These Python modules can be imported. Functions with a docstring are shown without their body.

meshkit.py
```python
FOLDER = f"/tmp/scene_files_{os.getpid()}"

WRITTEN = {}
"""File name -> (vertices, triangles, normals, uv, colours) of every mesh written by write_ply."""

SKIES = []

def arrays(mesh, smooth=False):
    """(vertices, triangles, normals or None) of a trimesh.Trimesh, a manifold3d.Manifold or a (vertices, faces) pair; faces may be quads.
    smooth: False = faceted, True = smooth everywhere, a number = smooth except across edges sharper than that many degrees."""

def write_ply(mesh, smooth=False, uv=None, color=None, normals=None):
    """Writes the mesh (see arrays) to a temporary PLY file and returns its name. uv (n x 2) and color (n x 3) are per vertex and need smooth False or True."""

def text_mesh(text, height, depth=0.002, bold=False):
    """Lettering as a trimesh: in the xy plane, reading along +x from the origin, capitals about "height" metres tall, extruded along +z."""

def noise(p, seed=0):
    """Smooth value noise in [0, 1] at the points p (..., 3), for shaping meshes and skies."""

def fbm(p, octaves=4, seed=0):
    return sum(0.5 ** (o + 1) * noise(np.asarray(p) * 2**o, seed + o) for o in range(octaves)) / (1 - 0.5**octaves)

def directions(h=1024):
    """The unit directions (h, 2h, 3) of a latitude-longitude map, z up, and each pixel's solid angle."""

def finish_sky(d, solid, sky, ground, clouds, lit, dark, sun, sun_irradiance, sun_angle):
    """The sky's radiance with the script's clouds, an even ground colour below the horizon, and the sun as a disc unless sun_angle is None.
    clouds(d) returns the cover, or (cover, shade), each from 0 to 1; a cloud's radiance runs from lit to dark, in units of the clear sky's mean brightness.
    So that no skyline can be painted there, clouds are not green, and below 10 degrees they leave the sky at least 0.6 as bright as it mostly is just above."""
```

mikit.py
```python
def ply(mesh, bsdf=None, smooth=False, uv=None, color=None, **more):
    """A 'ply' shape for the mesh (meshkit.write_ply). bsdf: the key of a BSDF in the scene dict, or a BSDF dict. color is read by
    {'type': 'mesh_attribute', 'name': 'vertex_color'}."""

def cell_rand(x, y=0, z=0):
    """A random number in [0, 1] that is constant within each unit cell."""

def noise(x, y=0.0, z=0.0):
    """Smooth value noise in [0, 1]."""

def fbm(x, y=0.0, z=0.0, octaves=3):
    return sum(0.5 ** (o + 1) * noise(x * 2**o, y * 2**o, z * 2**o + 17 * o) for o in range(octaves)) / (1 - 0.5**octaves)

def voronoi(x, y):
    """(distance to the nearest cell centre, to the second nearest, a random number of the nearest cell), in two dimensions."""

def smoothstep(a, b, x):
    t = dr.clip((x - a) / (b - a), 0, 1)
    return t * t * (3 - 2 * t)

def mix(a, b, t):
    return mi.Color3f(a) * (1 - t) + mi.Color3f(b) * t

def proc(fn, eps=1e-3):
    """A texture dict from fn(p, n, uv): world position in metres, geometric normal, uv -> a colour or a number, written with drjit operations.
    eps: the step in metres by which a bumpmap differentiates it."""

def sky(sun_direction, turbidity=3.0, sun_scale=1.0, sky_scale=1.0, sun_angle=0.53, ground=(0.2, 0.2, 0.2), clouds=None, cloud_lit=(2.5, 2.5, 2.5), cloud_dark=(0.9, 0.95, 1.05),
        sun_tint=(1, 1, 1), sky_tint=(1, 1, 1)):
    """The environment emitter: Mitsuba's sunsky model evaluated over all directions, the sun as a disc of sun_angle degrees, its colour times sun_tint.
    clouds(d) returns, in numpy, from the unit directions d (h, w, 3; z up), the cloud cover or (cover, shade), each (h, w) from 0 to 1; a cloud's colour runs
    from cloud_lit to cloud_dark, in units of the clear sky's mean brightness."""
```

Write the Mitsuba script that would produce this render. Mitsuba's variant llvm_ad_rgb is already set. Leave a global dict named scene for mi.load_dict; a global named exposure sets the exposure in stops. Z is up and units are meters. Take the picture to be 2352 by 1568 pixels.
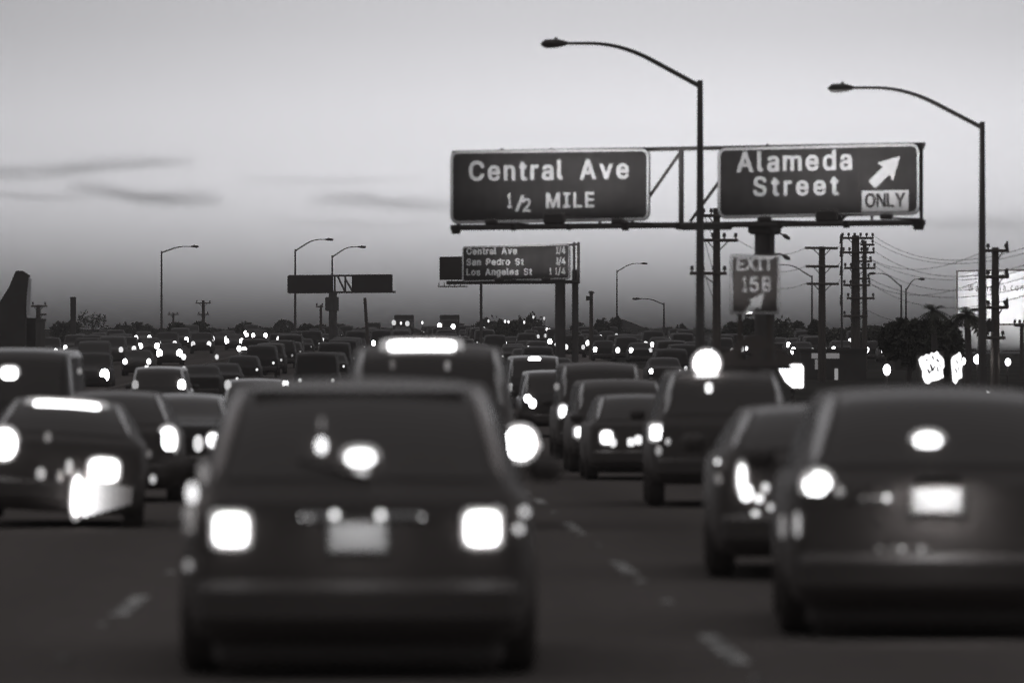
import math, random
import numpy as np, trimesh
import drjit as dr
import mitsuba as mi
import mikit, meshkit
from shapely.geometry import Polygon, Point
from shapely import affinity

T = mi.ScalarTransform4f
random.seed(7)
rng = np.random.default_rng(7)
scene, labels = {}, {}

# ------------------------------------------------------------------ camera (a 200 mm lens, 1.65 m above the road)
F, CX, CY = 13066.0, 1176.0, 784.0          # focal length and centre in units of a 2352 px wide frame
EYE = np.array([0.0, 0.0, 1.65])
VPX, VPY = 920.0, 810.0                     # where the straight road ahead (+y) vanishes
fwd = np.array([(CX - VPX) / F, 1.0, (VPY - CY) / F]); fwd /= np.linalg.norm(fwd)
right = np.cross(fwd, [0, 0, 1.0]); right /= np.linalg.norm(right)
up = np.cross(right, fwd)
scene['camera'] = {'type': 'thinlens', 'fov': math.degrees(2 * math.atan(CX / F)), 'fov_axis': 'x',
                   'aperture_radius': 0.038, 'focus_distance': 2000.0, 'near_clip': 0.5, 'far_clip': 90000.0,
                   'to_world': T().look_at(origin=EYE.tolist(), target=(EYE + fwd).tolist(), up=[0, 0, 1]),
                   'medium': {'type': 'ref', 'id': 'haze_air'}}


def at(u, v, d):
    """The point that stands d metres down the road where the photograph shows (u, v)."""
    r = fwd + right * (u - CX) / F - up * (v - CY) / F
    return EYE + r * (d / r[1])


# ------------------------------------------------------------------ dusk sky, no sun left
exposure = 0.0
SKY_E = [-90, .2, .37, .54, .97, 1.4, 1.8, 2.4, 3.3, 4.2, 6, 15, 90]
SKY_L = [.42, .42, .44, .50, .76, .97, 1.02, .97, .72, .62, .55, .50, .44]
LIT, DARK = 1.2, 0.15


def clouds(d):
    """An even veil of cloud: brightest low in the west, where the sun went down, duller towards the zenith and the east."""
    el = np.degrees(np.arcsin(np.clip(d[..., 2], -1, 1)))
    L = np.interp(el, SKY_E, SKY_L)
    az = np.degrees(np.arctan2(d[..., 0], d[..., 1]))
    w = .5 + .5 * np.cos(np.radians(az - 3.0)) * np.cos(np.radians(el))       # 1 at the sunset, 0 at the eastern horizon
    w = .22 + .78 * w
    t = np.clip((el - 4) / 26, 0, 1)
    L = L * ((.52 * np.exp(-((az - 3.0) / 8.0) ** 2) + .48 * w) * (1 - t) + w * t)
    n = meshkit.fbm(np.stack([az * .12, az * 0 + 3.0, el * .9], -1), 3, 5)
    L = L * (1 + .07 * (n - .5))
    return np.ones_like(L), np.clip((LIT - L) / (LIT - DARK), 0, 1)


SKY_SCALE = 40.0
scene['sky'] = mikit.sky([-0.3, 1.0, 0.06], turbidity=3, sun_scale=0.0, sky_scale=SKY_SCALE, ground=(.06, .06, .06), clouds=clouds,
                         cloud_lit=(LIT * .985, LIT * .98, LIT * 1.02), cloud_dark=(DARK * 1.0, DARK * .985, DARK * 1.0))

scene['sky']['sampling_weight'] = 160.0

# ------------------------------------------------------------------ materials


def diffuse(v, tint=(1.08, .97, .93)):
    return {'type': 'twosided', 'b': {'type': 'diffuse', 'reflectance': {'type': 'rgb', 'value': [v * t for t in tint]}}}


def glossy(v, rough=.25, spec=.5, coat=0.0, tint=(1.08, .97, .93), metallic=0.0):
    return {'type': 'twosided', 'b': {'type': 'principled', 'base_color': {'type': 'rgb', 'value': [v * t for t in tint]}, 'roughness': rough,
                                      'specular': spec, 'clearcoat': coat, 'clearcoat_gloss': .92, 'metallic': metallic}}


def lacquer(v, alpha=.05):
    return {'type': 'twosided', 'b': {'type': 'roughplastic', 'diffuse_reflectance': {'type': 'rgb', 'value': [v * 1.08, v * .97, v * .93]}, 'int_ior': 1.5, 'alpha': alpha}}


def asphalt_fn(p, n, uv):
    a = mikit.fbm(p.x * .35, p.y * .05, 0, 3)
    b = mikit.fbm(p.x * 9, p.y * 9, 0, 2)
    track = .5 + .5 * dr.cos((p.x - .0) * (2 * math.pi / 1.83))
    v = .10 * (.72 + .35 * a + .25 * b + .10 * track)
    return mi.Color3f(v * 1.08, v * .97, v * .92)


def soil_fn(p, n, uv):
    v = .05 * (.6 + .8 * mikit.fbm(p.x * .2, p.y * .1, 3, 3))
    return mi.Color3f(v * 1.05, v * 1.0, v * .92)


def paint_line_fn(p, n, uv):
    w = mikit.fbm(p.x * 14, p.y * 3, 1, 3)
    v = mikit.smoothstep(.3, .62, w) * .32 + .15
    return mi.Color3f(v, v * .98, v * .95)


def sign_fn(p, n, uv):
    g = mikit.fbm(p.x * 1.3, p.y * 1.3, p.z * 1.6, 4)
    s = mikit.fbm(p.x * 6, p.y * 6, p.z * .8, 2)
    v = .064 * (.75 + .5 * g + .18 * s)
    return mi.Color3f(v * 1.05, v * .99, v * .98)


def letter_fn(p, n, uv):
    g = mikit.fbm(p.x * 5, p.y * 5, p.z * 5, 3)
    v = .74 + .2 * g
    return mi.Color3f(v, v * .99, v)


def wood_fn(p, n, uv):
    g = mikit.fbm(p.x * 25, p.y * 25, p.z * 1.2, 3)
    v = .09 + .10 * g
    return mi.Color3f(v * 1.1, v * .97, v * .9)


def metal_fn(p, n, uv):
    g = mikit.fbm(p.x * 4, p.y * 4, p.z * 1.5, 3)
    v = .11 + .08 * g
    return mi.Color3f(v * 1.05, v * .99, v * .97)


def wall_fn(p, n, uv):
    g = mikit.fbm(p.x * .8, p.y * .8, p.z * .8, 4)
    v = .09 + .06 * g
    return mi.Color3f(v * 1.06, v, v * .96)


def proc_diffuse(fn):
    return {'type': 'twosided', 'b': {'type': 'diffuse', 'reflectance': mikit.proc(fn)}}


M = {
    'asphalt': proc_diffuse(asphalt_fn), 'soil': proc_diffuse(soil_fn), 'sign_face_faded': diffuse(.085), 'line_paint': proc_diffuse(paint_line_fn),
    'sign_face': proc_diffuse(sign_fn), 'letter': proc_diffuse(letter_fn), 'wood': proc_diffuse(wood_fn), 'metal': proc_diffuse(metal_fn), 'wall': proc_diffuse(wall_fn),
    'sign_black': diffuse(.08), 'dark_metal': glossy(.08, .5, .4), 'pale_metal': glossy(.35, .4, .5), 'concrete': diffuse(.16), 'pale_wall': diffuse(.3),
    'paint_black': lacquer(.05), 'paint_charcoal': lacquer(.075), 'paint_grey': lacquer(.10), 'paint_satin': glossy(.105, .5, .25), 'paint_silver': lacquer(.36), 'paint_white': lacquer(.6, .1),
    'paint_matt_black': glossy(.05, .6, .2), 'paint_matt_grey': glossy(.075, .55, .25), 'glass_matt': glossy(.05, .5, .2), 'bright_trim': glossy(.55, .38, .5, 0, (1, .98, .97), 1.0),
    'glass': lacquer(.105, .03), 'trim': glossy(.09, .5, .3), 'chrome': glossy(.55, .18, .5, 0, (1, 1, 1), 1.0),
    'tyre': diffuse(.09), 'rim': glossy(.25, .3, .5, 0, (1, 1, 1), .8), 'lens_dim': glossy(.10, .2, .5), 'lens': diffuse(.5), 'plate': diffuse(.72, (1, 1, 1)),
    'plate_ink': diffuse(.12), 'foliage': diffuse(.085, (1, 1, .85)), 'bark': diffuse(.12), 'poster': diffuse(.8, (1, 1, 1.02)), 'poster_grey': diffuse(.45, (1, 1, 1)), 'ink': diffuse(.05),
    'wire': diffuse(.10), 'insulator': glossy(.08, .3, .5), 'lamp_glass': glossy(.3, .2, .5),
}
for k, b in M.items():
    scene['material_' + k] = b
lamp_bsdf = {'type': 'ref', 'id': 'material_lens'}

# ------------------------------------------------------------------ helpers


def numbered(name):
    if not any(k == name or k.startswith(name + '__') for k in USED):
        USED.add(name); return name
    i = 1
    while f'{name}_{i:03d}' in USED: i += 1
    key = f'{name}_{i:03d}'; USED.add(key); return key


USED = set()


def thing(name, label, cat, group=None, kind=None):
    key = numbered(name)
    labels[key] = {'label': label, 'category': cat}
    if group: labels[key]['group'] = group
    if kind: labels[key]['kind'] = kind
    return key


def structure(name, mesh, m, smooth=False):
    key = numbered(name)
    scene[key] = mikit.ply(mesh, 'material_' + m, smooth=smooth)
    labels[key] = {'kind': 'structure'}
    return key


def part(parent, name, mesh, m, to_world=None, emit=None, smooth=False, label=None, kind=None, weight=.03):
    key = numbered(f'{parent}__{name}') if name else parent
    d = dict(mesh) if isinstance(mesh, dict) else mikit.ply(mesh, 'material_' + m, smooth=smooth)
    if isinstance(mesh, dict): d['bsdf'] = {'type': 'ref', 'id': 'material_' + m}
    if to_world is not None: d['to_world'] = to_world
    if emit: d['emitter'] = {'type': 'area', 'sampling_weight': float(weight), 'radiance': {'type': 'rgb', 'value': [emit, emit, emit * 1.01]}}
    scene[key] = d
    if label: labels.setdefault(key, {})['label'] = label
    if kind: labels.setdefault(key, {})['kind'] = kind
    return key


cat = trimesh.util.concatenate


def box(c, s, bevel=0.0):
    c, s = np.asarray(c, float), np.asarray(s, float) / 2
    if bevel <= 0:
        m = trimesh.creation.box(extents=s * 2); m.apply_translation(c); return m
    b = min(bevel, min(s) * .9)
    p = [[sx * (s[0] - b * (k != 0)), sy * (s[1] - b * (k != 1)), sz * (s[2] - b * (k != 2))] for sx in (-1, 1) for sy in (-1, 1) for sz in (-1, 1) for k in range(3)]
    m = trimesh.Trimesh(np.array(p)).convex_hull; m.apply_translation(c); return m


def cone(p0, p1, r0, r1=None, n=12):
    p0, p1 = np.asarray(p0, float), np.asarray(p1, float); r1 = r0 if r1 is None else r1
    z = p1 - p0; z /= np.linalg.norm(z)
    x = np.cross(z, [0, 0, 1.0] if abs(z[2]) < .9 else [1.0, 0, 0]); x /= np.linalg.norm(x); y = np.cross(z, x)
    a = np.arange(n) * 2 * np.pi / n
    ring = np.cos(a)[:, None] * x + np.sin(a)[:, None] * y
    v = np.vstack([p0 + ring * r0, p1 + ring * r1, p0[None], p1[None]])
    i = np.arange(n); j = (i + 1) % n
    f = np.vstack([np.stack([i, j, j + n], 1), np.stack([i, j + n, i + n], 1), np.stack([j, i, i * 0 + 2 * n], 1), np.stack([i + n, j + n, i * 0 + 2 * n + 1], 1)])
    return trimesh.Trimesh(v, f, process=False)


def tube(pts, r0, r1=None, n=8):
    pts = np.asarray(pts, float); r = np.linspace(r0, r0 if r1 is None else r1, len(pts))
    t = np.gradient(pts, axis=0); t /= np.linalg.norm(t, axis=1, keepdims=True)
    ref = np.array([0, 0, 1.0]) if abs(t[0][2]) < .8 else np.array([1.0, 0, 0])
    v = []
    for p, q, rr in zip(pts, t, r):
        q = np.nan_to_num(q); x = np.cross(q, ref)
        if np.linalg.norm(x) < .05: x = np.cross(q, [.31, .95, .1]) + [1e-4, 0, 0]
        x /= np.linalg.norm(x); y = np.cross(x, q)
        a = np.arange(n) * 2 * np.pi / n
        v.append(p + rr * (np.cos(a)[:, None] * x + np.sin(a)[:, None] * y))
    v = np.vstack(v + [pts[:1], pts[-1:]]); k = len(pts)
    f = []
    for s in range(k - 1):
        for i in range(n):
            j = (i + 1) % n
            f += [[s * n + i, s * n + j, (s + 1) * n + j], [s * n + i, (s + 1) * n + j, (s + 1) * n + i]]
    for i in range(n):
        j = (i + 1) % n
        f += [[j, i, k * n], [(k - 1) * n + i, (k - 1) * n + j, k * n + 1]]
    m = trimesh.Trimesh(v, f, process=False)
    return m


def pad(w, h, depth, p=4.0, bevel=.25, n=28):
    """A lens-like rounded pad in the xz plane that bulges towards -y."""
    a = np.arange(n) * 2 * np.pi / n
    c, s = np.cos(a), np.sin(a)
    x, z = np.sign(c) * np.abs(c) ** (2 / p) * w / 2, np.sign(s) * np.abs(s) ** (2 / p) * h / 2
    b = bevel * min(w, h)
    k = np.stack([1 - 2 * b / w, 1 - 2 * b / h]) if True else None
    pts = [np.stack([x, x * 0 + depth * .5, z], 1), np.stack([x, x * 0 - depth * .1, z], 1), np.stack([x * k[0], x * 0 - depth * .5, z * k[1]], 1)]
    return trimesh.Trimesh(np.vstack(pts)).convex_hull


def extrude(poly, depth):
    """A polygon of the xz plane as a slab whose front (towards -y) lies at y=0."""
    geoms = getattr(poly, 'geoms', [poly])
    m = cat([trimesh.creation.extrude_polygon(g, depth, engine='earcut') for g in geoms])
    v = m.vertices.copy()
    m.vertices = np.stack([v[:, 0], v[:, 2], v[:, 1]], 1)
    m.invert()
    return m


# ------------------------------------------------------------------ ground and freeway
GY = [-300, 0, 20, 30, 45, 60, 75, 95, 120, 150, 200, 250, 300, 400, 500, 600, 800, 1000, 1300, 2000, 7000]
GZ = [0, 0, 0, -.02, -.10, -.20, -.30, -.48, -.58, -.58, -.42, -.10, .25, 1.0, 1.8, 2.6, 4.1, 5.4, 6.3, 6.8, 6.8]
from scipy.interpolate import PchipInterpolator
_g = PchipInterpolator(GY, GZ)


def g(y):
    return float(_g(np.clip(y, -300, 7000)))


def strip(x0, x1, y0, y1, dz=0.0, step=None, nx=1):
    ys = np.unique(np.concatenate([np.arange(y0, min(y1, 400), step or 5.0), np.arange(max(y0, 400), min(y1, 1400), 20.0), np.arange(max(y0, 1400), y1, 300.0), [y0, y1]]))
    ys = ys[(ys >= y0) & (ys <= y1)]
    xs = np.linspace(x0, x1, nx + 1)
    v = np.array([[x, y, g(y) + dz] for y in ys for x in xs]); k = nx + 1
    f = [[r * k + c, r * k + c + 1, (r + 1) * k + c + 1, (r + 1) * k + c] for r in range(len(ys) - 1) for c in range(nx)]
    return v, np.array(f)


structure('ground', strip(-2600, 2600, -250, 6000, -.03, nx=8), 'soil')
road = structure('freeway', strip(-27, 11.6, -120, 1500, 0.0, nx=2), 'asphalt')
structure('shoulder', strip(11.62, 15.0, -120, 1500, -.012), 'concrete')
for lane, first in ((1.83, 32.3), (-1.83, 38.6), (5.49, 29.0), (-5.49, 35.0)):
    for k in range(-1, 14):
        y0 = first + 14.2 * k - 1.7
        part(road, 'lane_dash', strip(lane - .06, lane + .06, y0, y0 + 3.4, .004, step=1.2), 'line_paint')
        for q in (5.0, 9.2):
            c = np.array([lane, y0 + 3.4 + q, 0]); c[2] = g(c[1]) + .004
            dome = trimesh.creation.icosphere(1, .05); dome.vertices *= [1, 1, .35]; dome.apply_translation(c)
            part(road, 'raised_marker', dome, 'line_paint')
for x in (-9.1, 9.3):
    part(road, 'edge_line', strip(x - .06, x + .06, -60, 900, .004), 'line_paint')

# median barrier: precast segments
med = thing('median_barrier', 'low concrete median barrier on the far left of the carriageway', 'barrier')
prof = Polygon([(-.3, 0), (.3, 0), (.28, .08), (.11, .33), (.08, .81), (-.08, .81), (-.11, .33), (-.28, .08)])
for k in range(60):
    y0 = 150 + 8 * k
    m = extrude(prof, 7.96)
    sl = (g(y0 + 8) - g(y0)) / 8
    v = m.vertices.copy(); v[:, 2] += v[:, 1] * sl
    m.vertices = v + [-10.4, y0, g(y0)]
    part(med, 'segment', m, 'concrete')

# ------------------------------------------------------------------ cars
PROFILES = {
    'hatchback': dict(L=4.2, w=.87, zb=.17, belt=.95, wr=.60, top=[(0, .90), (.08, .98), (.28, 1.22), (.5, 1.39), (.75, 1.44), (1.6, 1.46), (2.4, 1.42), (3.25, 1.0), (3.6, .93), (4.1, .75), (4.2, .6)], glass=(.11, .60), side=(.85, 2.75)),
    'sedan': dict(L=4.7, w=.88, zb=.17, belt=.95, wr=.58, top=[(0, .90), (.08, .97), (.7, 1.02), (1.3, 1.36), (1.65, 1.42), (2.3, 1.43), (2.8, 1.38), (3.6, 1.0), (4.1, .92), (4.6, .72), (4.7, .58)], glass=(.74, 1.42), side=(1.45, 3.0)),
    'suv': dict(L=4.6, w=.93, zb=.28, belt=1.06, wr=.68, top=[(0, 1.0), (.06, 1.1), (.3, 1.60), (.48, 1.70), (1.0, 1.74), (2.4, 1.75), (2.8, 1.7), (3.5, 1.14), (4.4, .98), (4.6, .7)], glass=(.09, .38), side=(.6, 2.9)),
    'van': dict(L=4.9, w=.97, zb=.25, belt=1.08, wr=.75, top=[(0, 1.03), (.06, 1.18), (.25, 1.76), (.45, 1.86), (1.0, 1.90), (2.6, 1.9), (3.2, 1.8), (4.1, 1.2), (4.7, 1.0), (4.9, .8)], glass=(.09, .34), side=(.6, 3.2)),
}


class CarShape:
    def __init__(self, kind, roof=None, w=None, wr=None, L=None):
        P = PROFILES[kind]
        self.kind, self.L, self.w, self.zb, self.belt, self.wr = kind, P['L'], w or P['w'], P['zb'], P['belt'], wr or P['wr']
        top = np.array(P['top'], float)
        if roof:
            k = (roof - self.belt) / (top[:, 1].max() - self.belt)
            hi = top[:, 1] > self.belt
            top[hi, 1] = self.belt + (top[hi, 1] - self.belt) * k
        self.T = PchipInterpolator(top[:, 0], top[:, 1])
        self.roof = top[:, 1].max()
        self.glass, self.side = P['glass'], P['side']

    def section(self, y):
        L, w = self.L, self.w
        t = float(self.T(np.clip(y, 0, L)))
        we = w * (1 - .09 * max(0, 1 - y / .35) ** 2.2 - .16 * max(0, 1 - (L - y) / .9) ** 2.2)
        we *= 1 - .045 * max(0, 1 - y / 1.9) ** 1.4
        belt = min(self.belt, t - .03)
        h = t - belt
        k = np.clip(h / (self.roof - self.belt) * 1.0, 0, 1)
        wr = (we * .90) * (1 - k) + (self.wr + .10 * math.sin(math.pi / 2 * np.clip((y - .25) / 2.0, 0, 1))) * k - (.05 if y < .2 else 0) * k
        zb = self.zb + .12 * max(0, 1 - y / .3) ** 2 + .06 * max(0, 1 - (L - y) / .5) ** 2
        r = min(.07, h * .3)
        gx, gz = we * .925, belt + min(.012, h * .2)
        z3 = zb + .3 * (belt - zb)
        return np.array([(0, zb), (.80 * we, zb), (.94 * we, zb + .06), (we, z3), (we * 1.005, zb + .6 * (belt - zb)), (.99 * we, belt - .1 * (belt - zb)), (.955 * we, belt - .01), (gx, gz),
                         (gx * .45 + wr * .55 + .012 * k, gz * .45 + (t - r) * .55), (wr, t - r), (wr - r * .6, t - r * .3), (wr * .72, t - .002), (wr * .38, t + .012 * k), (0, t + .018 * k)])

    def body(self, n=46):
        ys = np.unique(np.concatenate([[0, .03, .07, .12, .18], np.linspace(.22, self.L - .15, n), [self.L - .06, self.L]]))
        rows = []
        for y in ys:
            s = self.section(y)
            sc = 1 - .05 * max(0, 1 - y / .06) ** 2 - .1 * max(0, 1 - (self.L - y) / .08) ** 2
            c = s[:, 1].mean()
            s = np.stack([s[:, 0] * sc, c + (s[:, 1] - c) * sc], 1)
            full = np.vstack([s, np.stack([-s[-2:0:-1, 0], s[-2:0:-1, 1]], 1)])
            rows.append(np.stack([full[:, 0], full[:, 0] * 0 + y, full[:, 1]], 1))
        k = len(rows[0]); R = len(rows)
        v = np.vstack(rows + [rows[0].mean(0)[None], rows[-1].mean(0)[None]])
        f = []
        for a in range(R - 1):
            for i in range(k):
                j = (i + 1) % k
                f += [[a * k + i, (a + 1) * k + j, a * k + j], [a * k + i, (a + 1) * k + i, (a + 1) * k + j]]
        for i in range(k):
            j = (i + 1) % k
            f += [[i, j, R * k], [(R - 1) * k + j, (R - 1) * k + i, R * k + 1]]
        m = trimesh.Trimesh(v, f, process=False); m.fix_normals(); return m

    def top_at(self, y, x):
        s = self.section(y)[9:]
        return float(np.interp(abs(x), s[::-1, 0], s[::-1, 1]))

    def sheet(self, y0, y1, inset=.05, off=.012, nx=14, ny=10):
        """A glass sheet on the rear or front slope of the cabin."""
        ys = np.linspace(y0, y1, ny)
        v = []
        for y in ys:
            wx = self.section(y)[10][0] - inset
            e = 1e-3; sl = float(self.T(y + e) - self.T(y - e)) / (2 * e)
            nrm = np.array([0, -sl, 1.0]); nrm /= np.linalg.norm(nrm)
            for x in np.linspace(-wx, wx, nx):
                v.append(np.array([x, y, self.top_at(y, x)]) + nrm * off)
        f = [[r * nx + c, r * nx + c + 1, (r + 1) * nx + c + 1, (r + 1) * nx + c] for r in range(ny - 1) for c in range(nx - 1)]
        return np.array(v), np.array(f)

    def side_sheet(self, y0, y1, s, off=.008, ny=10):
        v = []
        for y in np.linspace(y0, y1, ny):
            sec = self.section(y); a, b, c = sec[7], sec[8], sec[9]
            for t in (.06, .5, .93):
                q = (a + (b - a) * t * 2) if t <= .5 else (b + (c - b) * (t - .5) * 2)
                v.append([s * (q[0] + off), y, q[1]])
        f = [[r * 3 + c, (r + 1) * 3 + c, (r + 1) * 3 + c + 1, r * 3 + c + 1] for r in range(ny - 1) for c in range(2)]
        return np.array(v), np.array(f)

    def pillar(self, s, off=.006, ny=12):
        """Bright strip added for the sky sheen between rear glass and side glass."""
        v = []
        y0, y1 = self.glass[0] + .02, min(self.glass[1] + .12, self.side[0] - .03)
        for i, y in enumerate(np.linspace(y0, y1, ny)):
            sec = self.section(y); a, b, c, d = sec[8], sec[9], sec[10], sec[11]
            f = .35 + .65 * min(1, i / 4)
            for q in (b + (a - b) * .42 * f, b, c, c + (d - c) * .10 * f):
                n = np.array([.75, -.35, .55]); v.append(np.array([s * q[0], y, q[1]]) + n * [s * off, off, off])
        k = 4
        f = [[r * k + j, r * k + j + 1, (r + 1) * k + j + 1, (r + 1) * k + j] for r in range(ny - 1) for j in range(k - 1)]
        return np.array(v), np.array(f)

    def rear_y(self, z, x=0.0):
        """How far forward the rear surface stands at height z."""
        if z <= float(self.T(.02)): return .02 if abs(x) < .75 * self.w else .05
        ys = np.linspace(0, 2.5, 400); tz = np.maximum.accumulate(self.T(ys)); return float(np.interp(min(z, self.roof - .07), tz, ys))


_cache = {}


def shape_of(kind, roof=None, w=None, wr=None):
    k = (kind, roof, w, wr)
    if k not in _cache:
        c = CarShape(kind, roof, w, wr)
        wh = lambda: None
        ty = trimesh.creation.revolve([(.19, -.10), (.30, -.11), (.325, -.08), (.33, 0), (.325, .08), (.30, .11), (.19, .10), (.19, -.10)], sections=24)
        rim = cat([trimesh.creation.cylinder(.192, .16, sections=24), trimesh.creation.cylinder(.06, .20, sections=12)])
        R = trimesh.transformations.rotation_matrix(math.pi / 2, [0, 1, 0])
        ty.apply_transform(R); rim.apply_transform(R)
        fl = .5 * (c.glass[0] + c.glass[1])
        top = c.T
        mid = (c.side[0] + c.side[1]) / 2
        ws0 = [y for y in np.linspace(2, c.L, 300) if top(y) < c.roof - .06][0]; ws1 = [y for y in np.linspace(2, c.L, 300) if top(y) < c.belt + .08][0]
        d = dict(c=c, body=mikit.ply(c.body(), 'material_trim', smooth=35), rear=mikit.ply(c.sheet(*c.glass), 'material_glass', smooth=True),
                 screen=mikit.ply(c.sheet(ws0, ws1), 'material_glass', smooth=True),
                 sides=[mikit.ply(c.side_sheet(a, b, s), 'material_glass', smooth=True) for s in (-1, 1) for a, b in ((c.side[0], mid - .04), (mid + .04, c.side[1]))],
                 pillars=[mikit.ply(c.pillar(s), 'material_bright_trim', smooth=True) for s in (-1, 1)],
                 tyre=mikit.ply(ty, 'material_tyre', smooth=35), rim=mikit.ply(rim, 'material_rim', smooth=35),
                 bumper=mikit.ply(box([0, .0, c.zb + .22], [c.w * 1.80, .14, .24], .05), 'material_trim', smooth=20),
                 mirror=mikit.ply(box([0, 0, 0], [.2, .09, .14], .04), 'material_trim', smooth=30))
        _cache[k] = d
    return _cache[k]


LAMP = {}


def lamp_ply(w, h, p=4.0, depth=.05):
    k = (round(w, 3), round(h, 3), p, depth)
    if k not in LAMP: LAMP[k] = mikit.ply(pad(w, h, depth, p), lamp_bsdf)
    return LAMP[k]


occupied = []


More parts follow.
